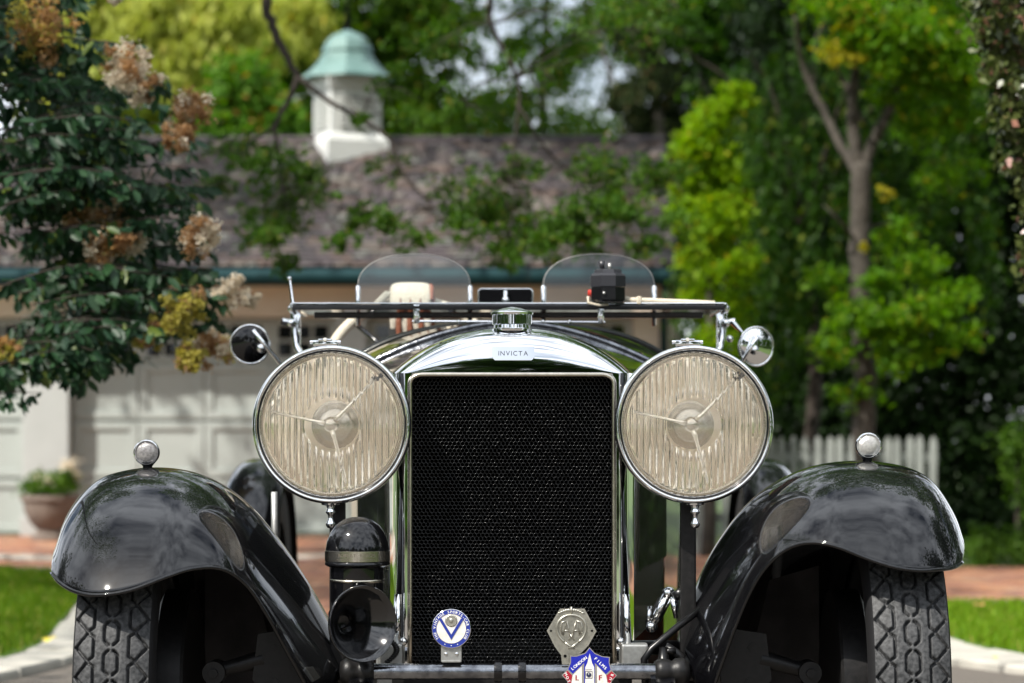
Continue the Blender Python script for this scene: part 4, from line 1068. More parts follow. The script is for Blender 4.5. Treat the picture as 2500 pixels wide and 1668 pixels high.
for sd, cxp in ((-1, -.3385), (1, .3415)):
    c0 = Vector((cxp, 0, .871))
    mb = MB(); mb.lathe([(.1475, .016), (.1455, .03), (.142, .06), (.130, .10), (.108, .145), (.075, .18), (.035, .20), (0, .205)], c0, (0, 1, 0), 64)
    lamp = mb.build('headlamp', pa, car, True)
    mb = MB(); mb.lathe([(.1335, .004), (.1340, -.003), (.1365, -.0055), (.1385, -.004), (.1395, -.0035), (.1402, -.0095), (.1420, -.0125), (.1450, -.0125), (.1475, -.0095), (.1490, -.004), (.1495, .004), (.1490, .012), (.1478, .018), (.1470, .018)], c0, (0, 1, 0), 96)
    mb.build('rim', ch, lamp, True, sharp=60)
    mb = MB(); mb.lathe([(.1376, -.0050), (.1382, -.0062), (.1394, -.0062), (.1399, -.0045)], c0, (0, 1, 0), 72); mb.build('gasket', M['darkplastic'], lamp, True)
    if lens_me is None:
        o = lens_mesh().build('lens', M['lens'], lamp, True, sharp=50, fix=False); lens_me = o.data
    else:
        o = bpy.data.objects.new('lens', lens_me); C.objects.link(o); attach(o, lamp)
    o.location = c0
    mb = MB(); pr = [(.1335, .007)] + [(r, .012 + .095 * (1 - (r / .1325) ** 2)) for r in [.1325 * (1 - k / 24) for k in range(25)]]
    mb.lathe(pr, c0, (0, 1, 0), 72); mb.build('reflector', M['reflector'], lamp, True)
    mb = MB(); mb.lathe([(.009, .078), (.024, .080), (.0315, .084), (.033, .089), (.031, .095), (.031, .105)], c0, (0, 1, 0), 40); mb.build('bulb_holder', M['bulbglass'], lamp, True, sharp=40)
    mb = MB(); mb.lathe([(0, .0520), (.004, .0527), (.0068, .0555), (.0080, .060), (.0077, .065), (.006, .070), (.005, .078), (.005, .09)], c0, (0, 1, 0), 28); mb.build('bulb', M['bulb'], lamp, True)
    mb = MB(); mb.lathe([(0, .008), (.008, .009), (.0125, .012), (.0148, .018), (.0148, .022), (.012, .026), (0, .027)], c0 + Vector((-.003, 0, 0)), (0, 1, 0), 32); mb.build('bulb_shield', M['bulbglass'], lamp, True)
    for k, a in enumerate((168, 47, -76)):
        dv = Vector((math.cos(R(a)), 0, math.sin(R(a)))); q = MB()
        q.tube([c0 + dv * .012 + Vector((-.003, .0135, 0)), c0 + dv * .022 + Vector((-.002, .012, 0)), c0 + dv * .025 + Vector((-.002, .012, 0)), c0 + dv * .114 + Vector((0, .0115, 0))], [.0052, .0046, .0032, .0030], 10)
        if k == 1: q.tube([c0 + dv * .106 + Vector((-.004, .018, 0)), c0 + dv * .118 + Vector((-.004, .018, 0))], .004, 8); 
        q.build('stay', M['rod'], lamp, True)
    dv = Vector((math.cos(R(47)), 0, math.sin(R(47)))); q = MB()
    for s in (-1, 1): q.sphere(c0 + dv * .118 + Vector((s * .0045, .02, 0)), .0045, 6)
    q.build('stay_screw', M['void'], lamp, True)
    q = MB(); q.box(c0 + Vector((-.012, .004, .1525)), (.046, .022, .012), bev=.002); q.box(c0 + Vector((-.012, .0, .1585)), (.026, .018, .005), bev=.0015)
    for s in (-1, 1): q.tube([c0 + Vector((-.012 + s * .022, .002, .1545)), c0 + Vector((-.012 + s * .029, .002, .1545))], .0035, 10)
    clip = q.build('rim_clip', ch, lamp, True, sharp=30)
    q = MB(); q.lathe([(.0045, 0), (.0035, .0008), (0, .001)], c0 + Vector((-.012, -.0085, .1590)), (0, -1, .35), 16); q.build('emblem', M['nickel'], clip)
    q = MB(); q.lathe([(.018, .0), (.017, -.004), (.008, -.006), (.0065, -.012), (.009, -.016), (.009, -.019), (.005, -.023), (.0045, -.030), (.0085, -.038), (.009, -.042), (.006, -.047), (0, -.049)], c0 + Vector((.003 * sd, .01, -.147)), (0, 0, 1), 24); q.build('wing_nut', ch, lamp, True, sharp=50)
    q = MB(); q.box((cxp - .006 * sd, .075, .57), (.030, .022, .34), bev=.004); q.build('lamp_post', M['grime'], car)
q = MB(); q.tube([(-.36, .165, .44), (.36, .165, .44)], .014, 12); q.build('lamp_cross_bar', M['paint_dull'], car, True)

# --- front wings
LST = [((126, 1400), -.235, None, (-.848, .05, .655)), ((150, 1426), -.282, (183, 1236), .05), ((190, 1447), -.314, (240, 1173), .05), ((245, 1453), -.333, (310, 1148), .05), ((320, 1441), -.338, (390, 1141), .05),
       ((400, 1411), -.330, (470, 1152), .05), ((470, 1389), -.300, (540, 1182), .06), ((540, 1389), -.270, (600, 1227), .08), ((600, 1428), -.240, (650, 1283), .10), ((650, 1500), -.210, (700, 1350), .12),
       ((700, 1590), -.180, (750, 1428), .14), ((745, 1672), -.150, (797, 1515), .16), ((790, 1765), -.130, (850, 1620), .17)]
RST = [((2349, 1374), -.215, None, (.846, .05, .665)), ((2327, 1386), -.262, (2318, 1243), .05), ((2290, 1391), -.293, (2275, 1177), .05), ((2240, 1393), -.312, (2220, 1143), .05), ((2180, 1384), -.318, (2140, 1127), .05),
       ((2110, 1361), -.305, (2060, 1126), .05), ((2040, 1334), -.292, (1985, 1138), .055), ((1980, 1325), -.272, (1915, 1166), .07), ((1925, 1339), -.25, (1850, 1209), .085), ((1875, 1380), -.23, (1795, 1268), .10),
       ((1835, 1440), -.21, (1745, 1343), .115), ((1795, 1532), -.18, (1712, 1412), .13), ((1752, 1650), -.15, (1680, 1485), .15), ((1718, 1745), -.13, (1650, 1575), .16)]
def wing(st, sd):
    rows = []
    for a, ya, b, yb in st:
        l = P(a[0], a[1], ya); c = Vector(yb) if b is None else P(b[0], b[1], yb)
        rows.append((*l, *c))
    rows = crom(rows, 84); NV, NR = 40, 26; G = []
    for i, r in enumerate(rows):
        l, c = Vector(r[:3]), Vector(r[3:]); row = []; u = i / (len(rows) - 1)
        for j in range(NV + 1):
            t0 = R(24); t = t0 + j / NV * (math.pi / 2 - t0); s = (math.cos(t0) - math.cos(t)) / math.cos(t0); h = (math.sin(t) - math.sin(t0)) / (1 - math.sin(t0))
            row.append(Vector((l.x + (c.x - l.x) * (.35 * s + .65 * h), l.y + (c.y - l.y) * s, l.z + (c.z - l.z) * h)))
        rear = Vector((c.x + (-.02 * sd) * 0, .56, .30 if u > .5 else .34))
        for j in range(1, NR + 1):
            t = j / NR * math.pi / 2; s = 1 - math.cos(t)
            row.append(Vector((c.x, c.y + (rear.y - c.y) * math.sin(t), c.z - (c.z - min(rear.z, c.z - .05)) * s)))
        G.append(row)
    mb = MB(); mb.grid(G)
    w = mb.build('front_wing', pa, car, True)
    m_ = w.modifiers.new('thick', 'SOLIDIFY'); m_.thickness = .003; m_.offset = -1
    q = MB(); q.tube([row[0] for row in G], .0036, 8); q.build('wing_bead', pa, w, True)
    # inner splash apron under the wing
    q = MB(); q.grid([[G[k][j] + Vector((.004 * -sd, .03, -.01)) for j in (2, 12, 24, 36)] for k in (50, 58, 66, 74, 83)])
    x0 = sd * .47
    q2 = MB(); q2.grid([[Vector((sd * (.40 + .10 * t), yv, .22 + .42 * t)) for t in (0, .25, .5, .75, 1)] for yv in (.02, .12, .25, .4)])
    q2.build('splash_apron', M['apron'], w, True)
    q3 = MB(); q3.grid([[Vector((sd * (.475 + .145 * u), .46 - .10 * u + .02 * t, .24 + (.30 + .05 * u) * t)) for t in (0, .25, .5, .75, 1)] for u in (0, .25, .5, .75, 1)]); q3.build('wing_valance', M['apron'], w, True)
    return w
wing(LST, -1); wing(RST, 1)

# side lamps on the wings
for (px, py, base) in ((358, 1105, .790), (2120, 1088, .803)):
    c = P(px, py, .035)
    q = MB(); q.lathe([(.0235, 0), (.0240, .008), (.0225, .022), (.017, .042), (.009, .058), (0, .066)], c, (0, 1, 0), 32)
    q.lathe([(.010, -.03), (.009, -.02), (.016, -.012)], c + Vector((0, .012, -.006)), (0, 0, 1), 20)
    sl_ = q.build('side_lamp', pa, car, True)
    q = MB(); q.lathe([(.0205, .001), (.0205, -.003), (.0225, -.005), (.0245, -.003), (.0248, .003), (.0238, .006)], c, (0, 1, 0), 40); q.build('rim', ch, sl_, True, sharp=60)
    q = MB(); q.lathe([(.0207, 0), (.018, -.0035), (.012, -.006), (.006, -.007), (0, -.0073)], c, (0, 1, 0), 32)
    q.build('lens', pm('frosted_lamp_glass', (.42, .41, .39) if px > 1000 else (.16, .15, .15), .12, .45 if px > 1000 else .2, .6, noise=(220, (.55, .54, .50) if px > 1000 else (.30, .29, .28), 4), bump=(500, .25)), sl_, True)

# --- front wheels
TW, TR = .066, .370
def seg_d(sx, tx, segs):
    best = 9
    for (a, b, c, d) in segs:
        vx, vy = c - a, d - b; L = vx * vx + vy * vy
        f = max(0, min(1, ((sx - a) * vx + (tx - b) * vy) / L)); best = min(best, math.hypot(sx - a - f * vx, tx - b - f * vy))
    return best
PIT = .054
def S(*p): return (p[0] * TW, p[1] * PIT, p[2] * TW, p[3] * PIT)
SEG = []
for off in (-1, 0, 1):
    for m in (-1, 1):
        SEG += [S(m * .07, off + .06, m * .19, off + .2), S(m * .19, off + .2, m * .19, off + .72), S(m * .19, off + .72, m * .07, off + .87)]
        SEG += [S(m * .62, off + .5, m * .95, off + 1.0), S(m * .95, off + 1.0, m * .62, off + 1.5)]
        SEG += [S(m * .62, off + .54, m * .47, off + .66), S(m * .47, off + .66, m * .47, off + 1.34), S(m * .47, off + 1.34, m * .62, off + 1.46)]
NSX, NT_ = 88, 26
cell = np.zeros((NSX + 1, NT_))
for i in range(NSX + 1):
    for j in range(NT_):
        dd = seg_d(-TW + 2 * TW * i / NSX, PIT * j / NT_, SEG); cell[i, j] = min(1, max(0, (.0026 - dd) / .0009))
NPIT = 43; NC = NPIT * NT_
aa = np.arange(NC) / NC * 2 * math.pi; tv = []
prof_x = np.linspace(-TW, TW, NSX + 1)
for i, sx in enumerate(prof_x):
    rr_ = TR - .012 * (abs(sx) / TW) ** 2.6 - .0095 * np.tile(cell[i], NPIT)
    tv.append(np.stack([np.full(NC, sx), -rr_ * np.cos(aa), rr_ * np.sin(aa)], 1))
tv = np.concatenate(tv); ii, jj = np.meshgrid(np.arange(NSX), np.arange(NC), indexing='ij'); j2 = (jj + 1) % NC
tq = np.stack([ii * NC + jj, ii * NC + j2, (ii + 1) * NC + j2, (ii + 1) * NC + jj], -1).reshape(-1, 4)
tread_me = None
for sd in (-1, 1):
    wc = Vector((sd * .7075, .05, TR))
    q = MB()
    for m in (-1, 1):
        q.lathe([(TR - .012, .0655 * m), (TR - .016, .0685 * m), (TR - .03, .0715 * m), (TR - .055, .073 * m), (TR - .085, .070 * m), (TR - .11, .062 * m), (TR - .122, .056 * m)], wc, (1, 0, 0), 72)
    wheel = q.build('front_wheel', M['rubber'], car, True, fix=True)
    if tread_me is None:
        o = np_mesh('tread', tv, tq, M['tread'], wheel, True); tread_me = o.data
    else:
        o = bpy.data.objects.new('tread', tread_me); C.objects.link(o); attach(o, wheel)
    o.location = wc
    q = MB(); q.lathe([(.255, -.05), (.235, -.045), (.232, -.02), (.225, 0), (.232, .02), (.235, .045), (.255, .05)], wc, (1, 0, 0), 60); q.build('rim', M['paint_dull'], wheel, True)
    q = MB()
    for k in range(30):
        a = 2 * math.pi * k / 30; b = a + (.5 if k % 2 else -.5)
        q.tube([wc + Vector((-sd * .02, math.cos(b) * .05, math.sin(b) * .05)), wc + Vector((0, math.cos(a) * .228, math.sin(a) * .228))], .002, 5)
    q.build('spokes', M['paint_dull'], wheel, True)
    q = MB(); q.lathe([(0, -.03), (.12, -.03), (.185, -.03), (.19, -.025), (.19, .02), (.17, .03), (.05, .035), (.05, .06), (0, .06)], wc + Vector((-sd * .075, 0, 0)), (sd, 0, 0), 48); q.build('brake_drum', M['grime'], wheel, True, sharp=40)
    # axle, spring, damper
    q = MB(); q.tube([(sd * .64, .05, .36), (sd * .40, .05, .33), (sd * .1, .05, .32)], .026, 10); q.build('front_axle', M['grime'], car, True)
    # friction damper: two-arm with bolted plate
    cpl = Vector((sd * .440, -.06, .428))
    q = MB(); poly = [(-.03, .055), (.035, .065), (.06, .02), (.05, -.06), (.0, -.075), (-.04, -.03)]
    q.prism([(sd * -a, b) for a, b in poly], cpl, (1, 0, 0), (0, 0, 1), .018)
    for (a, b) in ((-.005, .03), (.0, -.035)):
        q.tube([cpl + Vector((-sd * a, -.02, b)), cpl + Vector((-sd * a, .01, b))], .0095, 6)
    q.tube([cpl + Vector((sd * .02, -.004, .008)), cpl + Vector((sd * .098, -.004, -.012))], [.017, .013], 12)
    q.tube([cpl + Vector((sd * .11, -.035, -.016)), cpl + Vector((sd * .11, .03, -.016))], .021, 20); q.tube([cpl + Vector((sd * .11, -.045, -.016)), cpl + Vector((sd * .11, -.03, -.016))], .009, 6)
    q.tube([cpl + Vector((sd * .11, .0, -.02)), cpl + Vector((sd * .11, .0, -.15))], .013, 10)
    q.build('friction_damper', M['grime'], car, True, sharp=40)
    # dumb iron / frame rail
    q = MB(); pts = [(sd * .275, -.22, .33), (sd * .275, -.14, .375), (sd * .275, 0, .385), (sd * .29, .3, .37), (sd * .33, 1.2, .36), (sd * .36, 3.2, .40)]
    for a, b in zip(pts[:-1], pts[1:]):
        a, b = Vector(a), Vector(b); q.add([a + Vector((-.022, 0, -.045)), a + Vector((.022, 0, -.045)), a + Vector((.022, 0, .035)), a + Vector((-.022, 0, .035)), b + Vector((-.022, 0, -.045)), b + Vector((.022, 0, -.045)), b + Vector((.022, 0, .035)), b + Vector((-.022, 0, .035))],
                                           [(0, 1, 2, 3), (7, 6, 5, 4), (0, 4, 5, 1), (1, 5, 6, 2), (2, 6, 7, 3), (3, 7, 4, 0)])
    q.build('frame_rail', pa, car)
    # mounting blocks beside the radiator foot
    q = MB(); q.box((sd * .231, .03, .437), (.050, .05, .042), bev=.004); q.build('mounting_block', M['alloy'], car)
    q = MB(); q.tube([(sd * .218, .035, .45), (sd * .216, .04, .55)], .007, 10); q.sphere((sd * .205, .02, .462), .008, 8); q.build('stay_rod', ch, car, True)

# rear wings, hoops over the rear wheels
for sd in (-1, 1):
    xo, xi = sd * .845, sd * .672; zc, rr_ = .38, .42; yc = 3.0; G = []
    for i in range(25):
        u = i / 24; x = xo + (xi - xo) * u; cr_ = .055 * (1 - abs(2 * u - 1) ** 2.6)
        G.append([Vector((x, yc - (rr_ - .055 + cr_) * math.cos(a), zc + (rr_ - .055 + cr_) * math.sin(a))) for a in [R(-18 + 200 * j / 40) for j in range(41)]])
    q = MB(); q.grid(G); w = q.build('rear_wing', pa, car, True); m_ = w.modifiers.new('thick', 'SOLIDIFY'); m_.thickness = .004
    q = MB(); q.lathe([(.24, -.06), (.33, -.066), (.36, -.05), (.368, 0), (.36, .05), (.33, .066), (.24, .06)], (sd * .755, yc, .37), (1, 0, 0), 60); q.build('rear_wheel', M['rubber'], car, True)
# running board and stay
for sd in (-1, 1):
    q = MB(); q.box((sd * .60, 1.5, .29), (.30, 2.0, .03), bev=.01); q.build('running_board', M['paint_dull'], car)
    if sd > 0: continue
    q = MB(); q.tube([(sd * .50, .60, .735), (sd * .50, .62, .60), (sd * .455, .66, .46)], .007, 10); q.sphere((sd * .477, .64, .555), .010, 8); q.build('wing_stay', M['alloy'], car, True)

# --- horn beside the radiator
hc = Vector((-.2845, -.10, 0))
q = MB(); prof = [(0, .700), (.012, .6995), (.026, .695), (.040, .685), (.050, .671), (.0565, .655), (.0585, .642), (.0588, .638)]
q.lathe([(r, z) for r, z in prof], hc, (0, 0, 1), 48)
q.lathe([(.0585, .618), (.060, .616), (.060, .612), (.055, .609), (.049, .607), (.049, .545), (.046, .535), (.02, .53), (0, .53)], hc, (0, 0, 1), 48)
horn = q.build('horn', pa, car, True, sharp=40)
q = MB(); q.lathe([(.0588, .6385), (.0600, .638), (.0600, .619), (.0588, .6185)], hc, (0, 0, 1), 64); band = q.build('name_band', M['nickel'], horn, True, sharp=40)
q = MB()
def band_text(s, z, size, a_mid, step):
    for i, c_ in enumerate(s):
        if c_ == ' ': continue
        a = a_mid + (i - (len(s) - 1) / 2) * step; d = Vector((math.sin(a), -math.cos(a), 0))
        put_text(q, c_, hc + d * .0601 + Vector((0, 0, z)), (math.cos(a), math.sin(a), 0), (0, 0, 1), size, bold=.01)
band_text('ROBERT BOSCH', .6310, .0085, .02, .098); band_text('GERMANY   STUTTGART', .6232, .004, .0, .066)
q.build('lettering', pm('etched_letters', (.16, .14, .11), .5, .6), band)
q = MB(); q.lathe([(.0485, .5795), (.0505, .581), (.0512, .583), (.0505, .585), (.0485, .5865)], hc, (0, 0, 1), 40, a0=R(150), a1=R(390)); q.build('ring', M['nickel'], horn, True)
ax = Vector((.52, -.85, .03)).normalized(); mouth = P(884, 1523, -.19)
bell = [(.0695, 0), (.0700, -.003), (.0685, -.005), (.0655, -.004), (.060, .006), (.050, .016), (.038, .028), (.027, .042), (.018, .058), (.013, .07), (.012, .075)]
q = MB(); q.lathe([(r, -h) for r, h in bell], mouth, ax, 64); outer = [(r + .0018, h + .002) for r, h in bell[2:]]
q.lathe([(r, -h) for r, h in [(.0700, -.002)] + outer[1:]], mouth, ax, 64)
th = mouth - ax * .075
q.tube([th, th - ax * .03 + Vector((0, 0, .01)), hc + Vector((.01, .02, .53)), hc + Vector((0, .01, .55))], [.014, .016, .02, .024], 14)
q.build('trumpet', pm('black_horn_enamel', (.004, .004, .0045), .12, 0, .6, .6), horn, True, sharp=60, fix=False)
q = MB(); q.tube([hc + Vector((.005, .03, .53)), hc + Vector((.012, .05, .42)), (-.262, -.02, .40)], .012, 10)
for k in range(14):
    t = k / 13; p = Vector((-.232 + .018 * math.sin(t * 3.1), -.06, .475 - .045 * t)); q.lathe([(.0045, -.0022), (.0062, 0), (.0045, .0022)], p, (.2 * math.cos(t * 3), 0, -1), 12)
q.build('bracket', M['grime'], horn, True)

# --- badge bar and badges
BZ, BY = .4175, -.125
q = MB(); q.tube([(-.262, BY, BZ), (-.2, BY, BZ), (-.1, BY, BZ), (0, BY, BZ), (.1, BY, BZ), (.2, BY, BZ), (.292, BY, BZ)], .0148, 24)
bar = q.build('badge_bar', M['alloy_bar'], car, True, sharp=60)
for x in (-.0255, .0185):
    q = MB(); q.lathe([(.015, -.0075), (.0195, -.0072), (.0205, -.005), (.0205, .005), (.0195, .0072), (.015, .0075)], (x, BY, BZ), (1, 0, 0), 28); q.build('clamp', pa, bar, True, sharp=50)
for x, s in ((-.252, -1), (.262, 1)):
    q = MB(); q.lathe([(.015, 0), (.021, .003), (.024, .012), (.022, .025), (.019, .03), (.024, .036), (.026, .05), (.018, .062), (0, .064)], (x, BY, BZ), (s, 0, 0), 20); q.build('end_bracket', M['grime'], bar, True)
q = MB(); q.tube([(-.30, -.10, .372), (0, -.10, .368), (.30, -.10, .372)], .018, 12); q.build('front_cross_tube', pa, car, True)

XY = ((1, 0, 0), (0, 0, 1))
# round badge
c = Vector((P(1102, 0, -.135).x, -.146, P(0, 1535, -.146).z)); rb = .0358
q = MB(); q.lathe([(0, .004), (rb, .004), (rb, .0), (rb - .0008, -.0005), (rb - .0012, -.0005), (rb - .0012, 0)], c, (0, 1, 0), 56); q.lathe([(rb - .0085, 0), (rb - .0085, -.0005), (rb - .0093, -.0005), (rb - .0093, 0)], c, (0, 1, 0), 56)
badge = q.build('round_badge', ch, bar)
q = MB(); q.lathe([(rb - .0090, -.0003), (rb - .0011, -.0003)], c, (0, 1, 0), 56); q.build('blue_border', M['blue'], badge)
q = MB(); q.lathe([(0, -.0002), (rb - .0085, -.0002)], c, (0, 1, 0), 48); q.build('white_field', M['white'], badge)
q = MB(); q.prism([(-.0235, .0185), (-.0175, .0185), (0, -.0105), (.0175, .0185), (.0235, .0185), (.0, -.0205)], c + Vector((0, -.0004, 0)), *XY, .0006); q.build('chevron', M['blue'], badge)
q = MB(); q.lathe([(0, -.0014), (.007, -.0012), (.0085, -.0012), (.0105, -.0012), (.0115, -.0002)], c + Vector((0, 0, .0145)), (0, 1, 0), 30)
for k in range(20): q.box(c + Vector((.0095 * math.cos(k * .314), -.0014, .0145 + .0095 * math.sin(k * .314))), (.001, .001, .001))
q.sphere(c + Vector((0, -.001, .0145)), .0042, 6, sq=(1, .4, 1.2)); q.build('medallion', M['badge_metal'], badge, True)
q = MB(); put_arc(q, 'THE VINTAGE SPORTS-CAR CLUB', c + Vector((0, -.0005, 0)), rb - .0051, .0066, R(90), R(9.6)); 
for a in (248, 270, 292): q.lathe([(0, -.0007), (.0009, -.0006), (.0009, 0)], c + Vector(((rb - .005) * math.cos(R(a)), 0, (rb - .005) * math.sin(R(a)))), (0, 1, 0), 8)
q.build('lettering', M['white_text'], badge)
q = MB(); q.box((c.x, c.y + .006, c.z - .046), (.0375, .003, .030), bev=.0008); q.box((c.x, c.y + .011, c.z - .060), (.034, .014, .004), bev=.0008); mt = q.build('mount', M['alloy'], badge)
q = MB()
for s in (-1, 1): q.sphere((c.x + s * .0097, c.y + .0045, c.z - .0465), .0036, 8, sq=(1, .6, 1))
q.build('rivets', ch, badge, True)

def pxpoly(pts, c, yv): return [((P(a, b, yv) - c).x, (P(a, b, yv) - c).z) for a, b in pts]
# hexagonal badge with basket weave and monogram
yv = -.135; c = P(1395, 1540, yv)
q = MB(); pp = pxpoly([(1367, 1486), (1427, 1486), (1456, 1541), (1437, 1575), (1413, 1600), (1413, 1622), (1372, 1622), (1370, 1600), (1354, 1578), (1335, 1540)][::-1], c, yv)
q.prism(pp, c, *XY, .003); hexb = q.build('hexagon_badge', M['badge_metal'], bar)
q = MB(); n = len(pp)
cen2 = (0, -.002); inr = [(cen2[0] + (a - cen2[0]) * .92, cen2[1] + (b - cen2[1]) * .92) for a, b in pp]
for i in range(n):
    j = (i + 1) % n; q.prism([pp[i], pp[j], inr[j], inr[i]], c + Vector((0, -.003, 0)), *XY, .0014)
q.build('raised_border', M['badge_metal'], hexb)
def in2(poly, x, z): return inside(poly, x, z)
q = MB(); st = .0032; r_ = 0; zz = -.062
while zz < .042:
    xx = -.046
    k = 0
    while xx < .046:
        ok = in2(inr, xx, zz)
        if ok:
            if (k + r_) % 2: q.box(c + Vector((xx, -.0034, zz)), (st * .92, .0012, st * .5), bev=0)
            else: q.box(c + Vector((xx, -.0034, zz)), (st * .5, .0012, st * .92))
        xx += st; k += 1
    zz += st; r_ += 1
q.build('basket_weave', M['badge_metal'], hexb)
q = MB(); o0 = c + Vector((0, -.0048, 0))
ring = [o0 + Vector((.0265 * math.cos(a), 0, .0065 + .0225 * math.sin(a) * (1 if math.sin(a) > 0 else 1.35) - (.0 if math.sin(a) > 0 else 0))) for a in [R(-62 + 304 * k / 40) for k in range(41)]]
q.tube(ring, .0022, 8)
for s in (-1, 1): q.tube([ring[0 if s > 0 else -1], o0 + Vector((s * .004, 0, -.0275)), o0 + Vector((-s * .006, 0, -.0325))], .0018, 8)
for s in (-1, 1):
    q.tube([o0 + Vector((s * .0015, 0, -.012)), o0 + Vector((s * .0085, 0, .0185)), o0 + Vector((s * .0155, 0, -.008))], .0017, 6); q.tube([o0 + Vector((s * .004, 0, .0005)), o0 + Vector((s * .0135, 0, .0005))], .0014, 6)
    q.tube([o0 + Vector((s * .0085, 0, .0185)), o0 + Vector((s * .017, 0, .016)), o0 + Vector((s * .0205, 0, .006)), o0 + Vector((s * .0165, 0, -.006))], .0016, 6)
    q.tube([o0 + Vector((s * .0025, 0, -.006)), o0 + Vector((-s * .0055, 0, -.0175))], .0014, 6)
    for f in range(5): q.sphere(o0 + Vector((s * (.005 + f * .004), .0005, .0375 - .0006 * f * f * .5)), .0034, 6, sq=(1.0, .35, .8 - .1 * f))
q.tube([o0 + Vector((0, 0, .044)), o0 + Vector((0, 0, .031))], .0017, 8)
q.build('monogram', M['badge_metal'], hexb, True)
q = MB()
for s in (-1, 1): q.lathe([(0, -.0046), (.0021, -.0045), (.0021, 0)], c + Vector((s * .0375, 0, 0)), (0, 1, 0), 12)
q.lathe([(0, -.0046), (.003, -.0045), (.003, 0)], c + Vector((-.0115, 0, -.0462)), (0, 1, 0), 12); q.build('hole', M['void'], hexb)

# shield badge with the clock tower
yv = -.158; c = P(1439, 1655, yv)
out_ = [(1439, 1580), (1452, 1594), (1470, 1602), (1489, 1604), (1488, 1618), (1493, 1636), (1506, 1649), (1494, 1662), (1489, 1680), (1474, 1704), (1439, 1722), (1404, 1704), (1389, 1680), (1384, 1662), (1371, 1648), (1385, 1635), (1392, 1617), (1392, 1601), (1408, 1601), (1428, 1594)]
pp = pxpoly(out_[::-1], c, yv)
q = MB(); q.prism(pp, c, *XY, .003); shb = q.build('shield_badge', ch, bar)
def layer(name, pts, mat, h): g = MB(); g.prism(pxpoly(pts[::-1], c, yv), c + Vector((0, -.003, 0)), *XY, h); return g.build(name, mat, shb)
layer('blue_field', [(1439, 1583), (1452, 1596.5), (1470, 1604), (1486.5, 1606), (1486, 1618), (1490.5, 1635), (1479, 1646), (1458, 1624), (1452, 1618), (1452, 1714), (1426, 1714), (1426, 1618), (1420, 1624), (1398.5, 1645), (1387, 1634), (1394, 1618), (1394, 1603), (1408, 1603), (1429, 1596)], M['royal'], .0007)
layer('white_panel', [(1420.5, 1626), (1420.5, 1706), (1404, 1698), (1394, 1675), (1398.5, 1648)], M['white'], .0006)
layer('white_panel', [(1457.5, 1626), (1479, 1648), (1484, 1675), (1474, 1698), (1457.5, 1706)], M['white'], .0006)
layer('red_panel', [(1385, 1637), (1397, 1649), (1393, 1675), (1402, 1699), (1391, 1680), (1386, 1662), (1374.5, 1648.5)], M['red'], .0007)
layer('red_panel', [(1493, 1638.5), (1503.5, 1649.5), (1492, 1662), (1487, 1680), (1476, 1699), (1485, 1675), (1480.5, 1649)], M['red'], .0007)
layer('clock_tower', [(1439.5, 1595), (1443, 1609), (1445, 1618), (1450, 1628), (1450.5, 1637), (1450.5, 1712), (1428.5, 1712), (1428.5, 1637), (1429, 1629), (1434, 1618), (1436, 1609)], M['white'], .0010)
cp = P(1437.3, 1647.5, yv) + Vector((0, -.0040, 0))
g = MB(); w = .0062
for s in (-1, 1): g.box(cp + Vector((s * w, 0, 0)), (.0009, .0006, 2 * w)); g.box(cp + Vector((0, 0, s * w)), (2 * w + .0009, .0006, .0009))
g.lathe([(0, -.0004), (.0048, -.0003), (.0048, .0003)], cp, (0, 1, 0), 24)
for k in range(6): g.box(P(1430.5 + k * 2.7, 1634.5, yv) + Vector((0, -.0040, 0)), (.0009, .0006, .0018))
g.build('clock_face', pm('navy_enamel', (.006, .012, .05), .25), shb)
g = MB(); g.box(cp + Vector((0, -.0006, .002)), (.0007, .0004, .004))
for k in range(12): g.box(cp + Vector((.004 * math.sin(k * .5236), -.0005, .004 * math.cos(k * .5236))), (.0005, .0004, .0005))
t_ = Vector((0, -.0040, 0))
def along(s, a, b, size):
    a, b = P(*a, yv) + t_, P(*b, yv) + t_; d = (b - a) / max(len(s) - 1, 1); u = d.normalized(); n_ = Vector((-u.z, 0, u.x))
    for i, ch_ in enumerate(s): put_text(g, ch_, a + d * i, u, n_, size, bold=.02)
along('LONDON', (1397.5, 1632), (1429, 1606.5), .0078); along('FILMS', (1454.5, 1608), (1478, 1631), .0078)
along('MOTOR', (1381.5, 1645.5), (1396, 1680), .0068); along('CLUB', (1483, 1676), (1494.5, 1647.5), .0068)
g.build('lettering', M['white_text'], shb)
g = MB(); along('L', (1409, 1654), (1409, 1654), .0001)
put_text(g, 'L', P(1409, 1654, yv) + t_, (1, 0, 0), (0, 0, 1), .0135, bold=.03); put_text(g, 'F', P(1465.5, 1654, yv) + t_, (1, 0, 0), (0, 0, 1), .0135, bold=.03); g.build('initials', M['red'], shb)

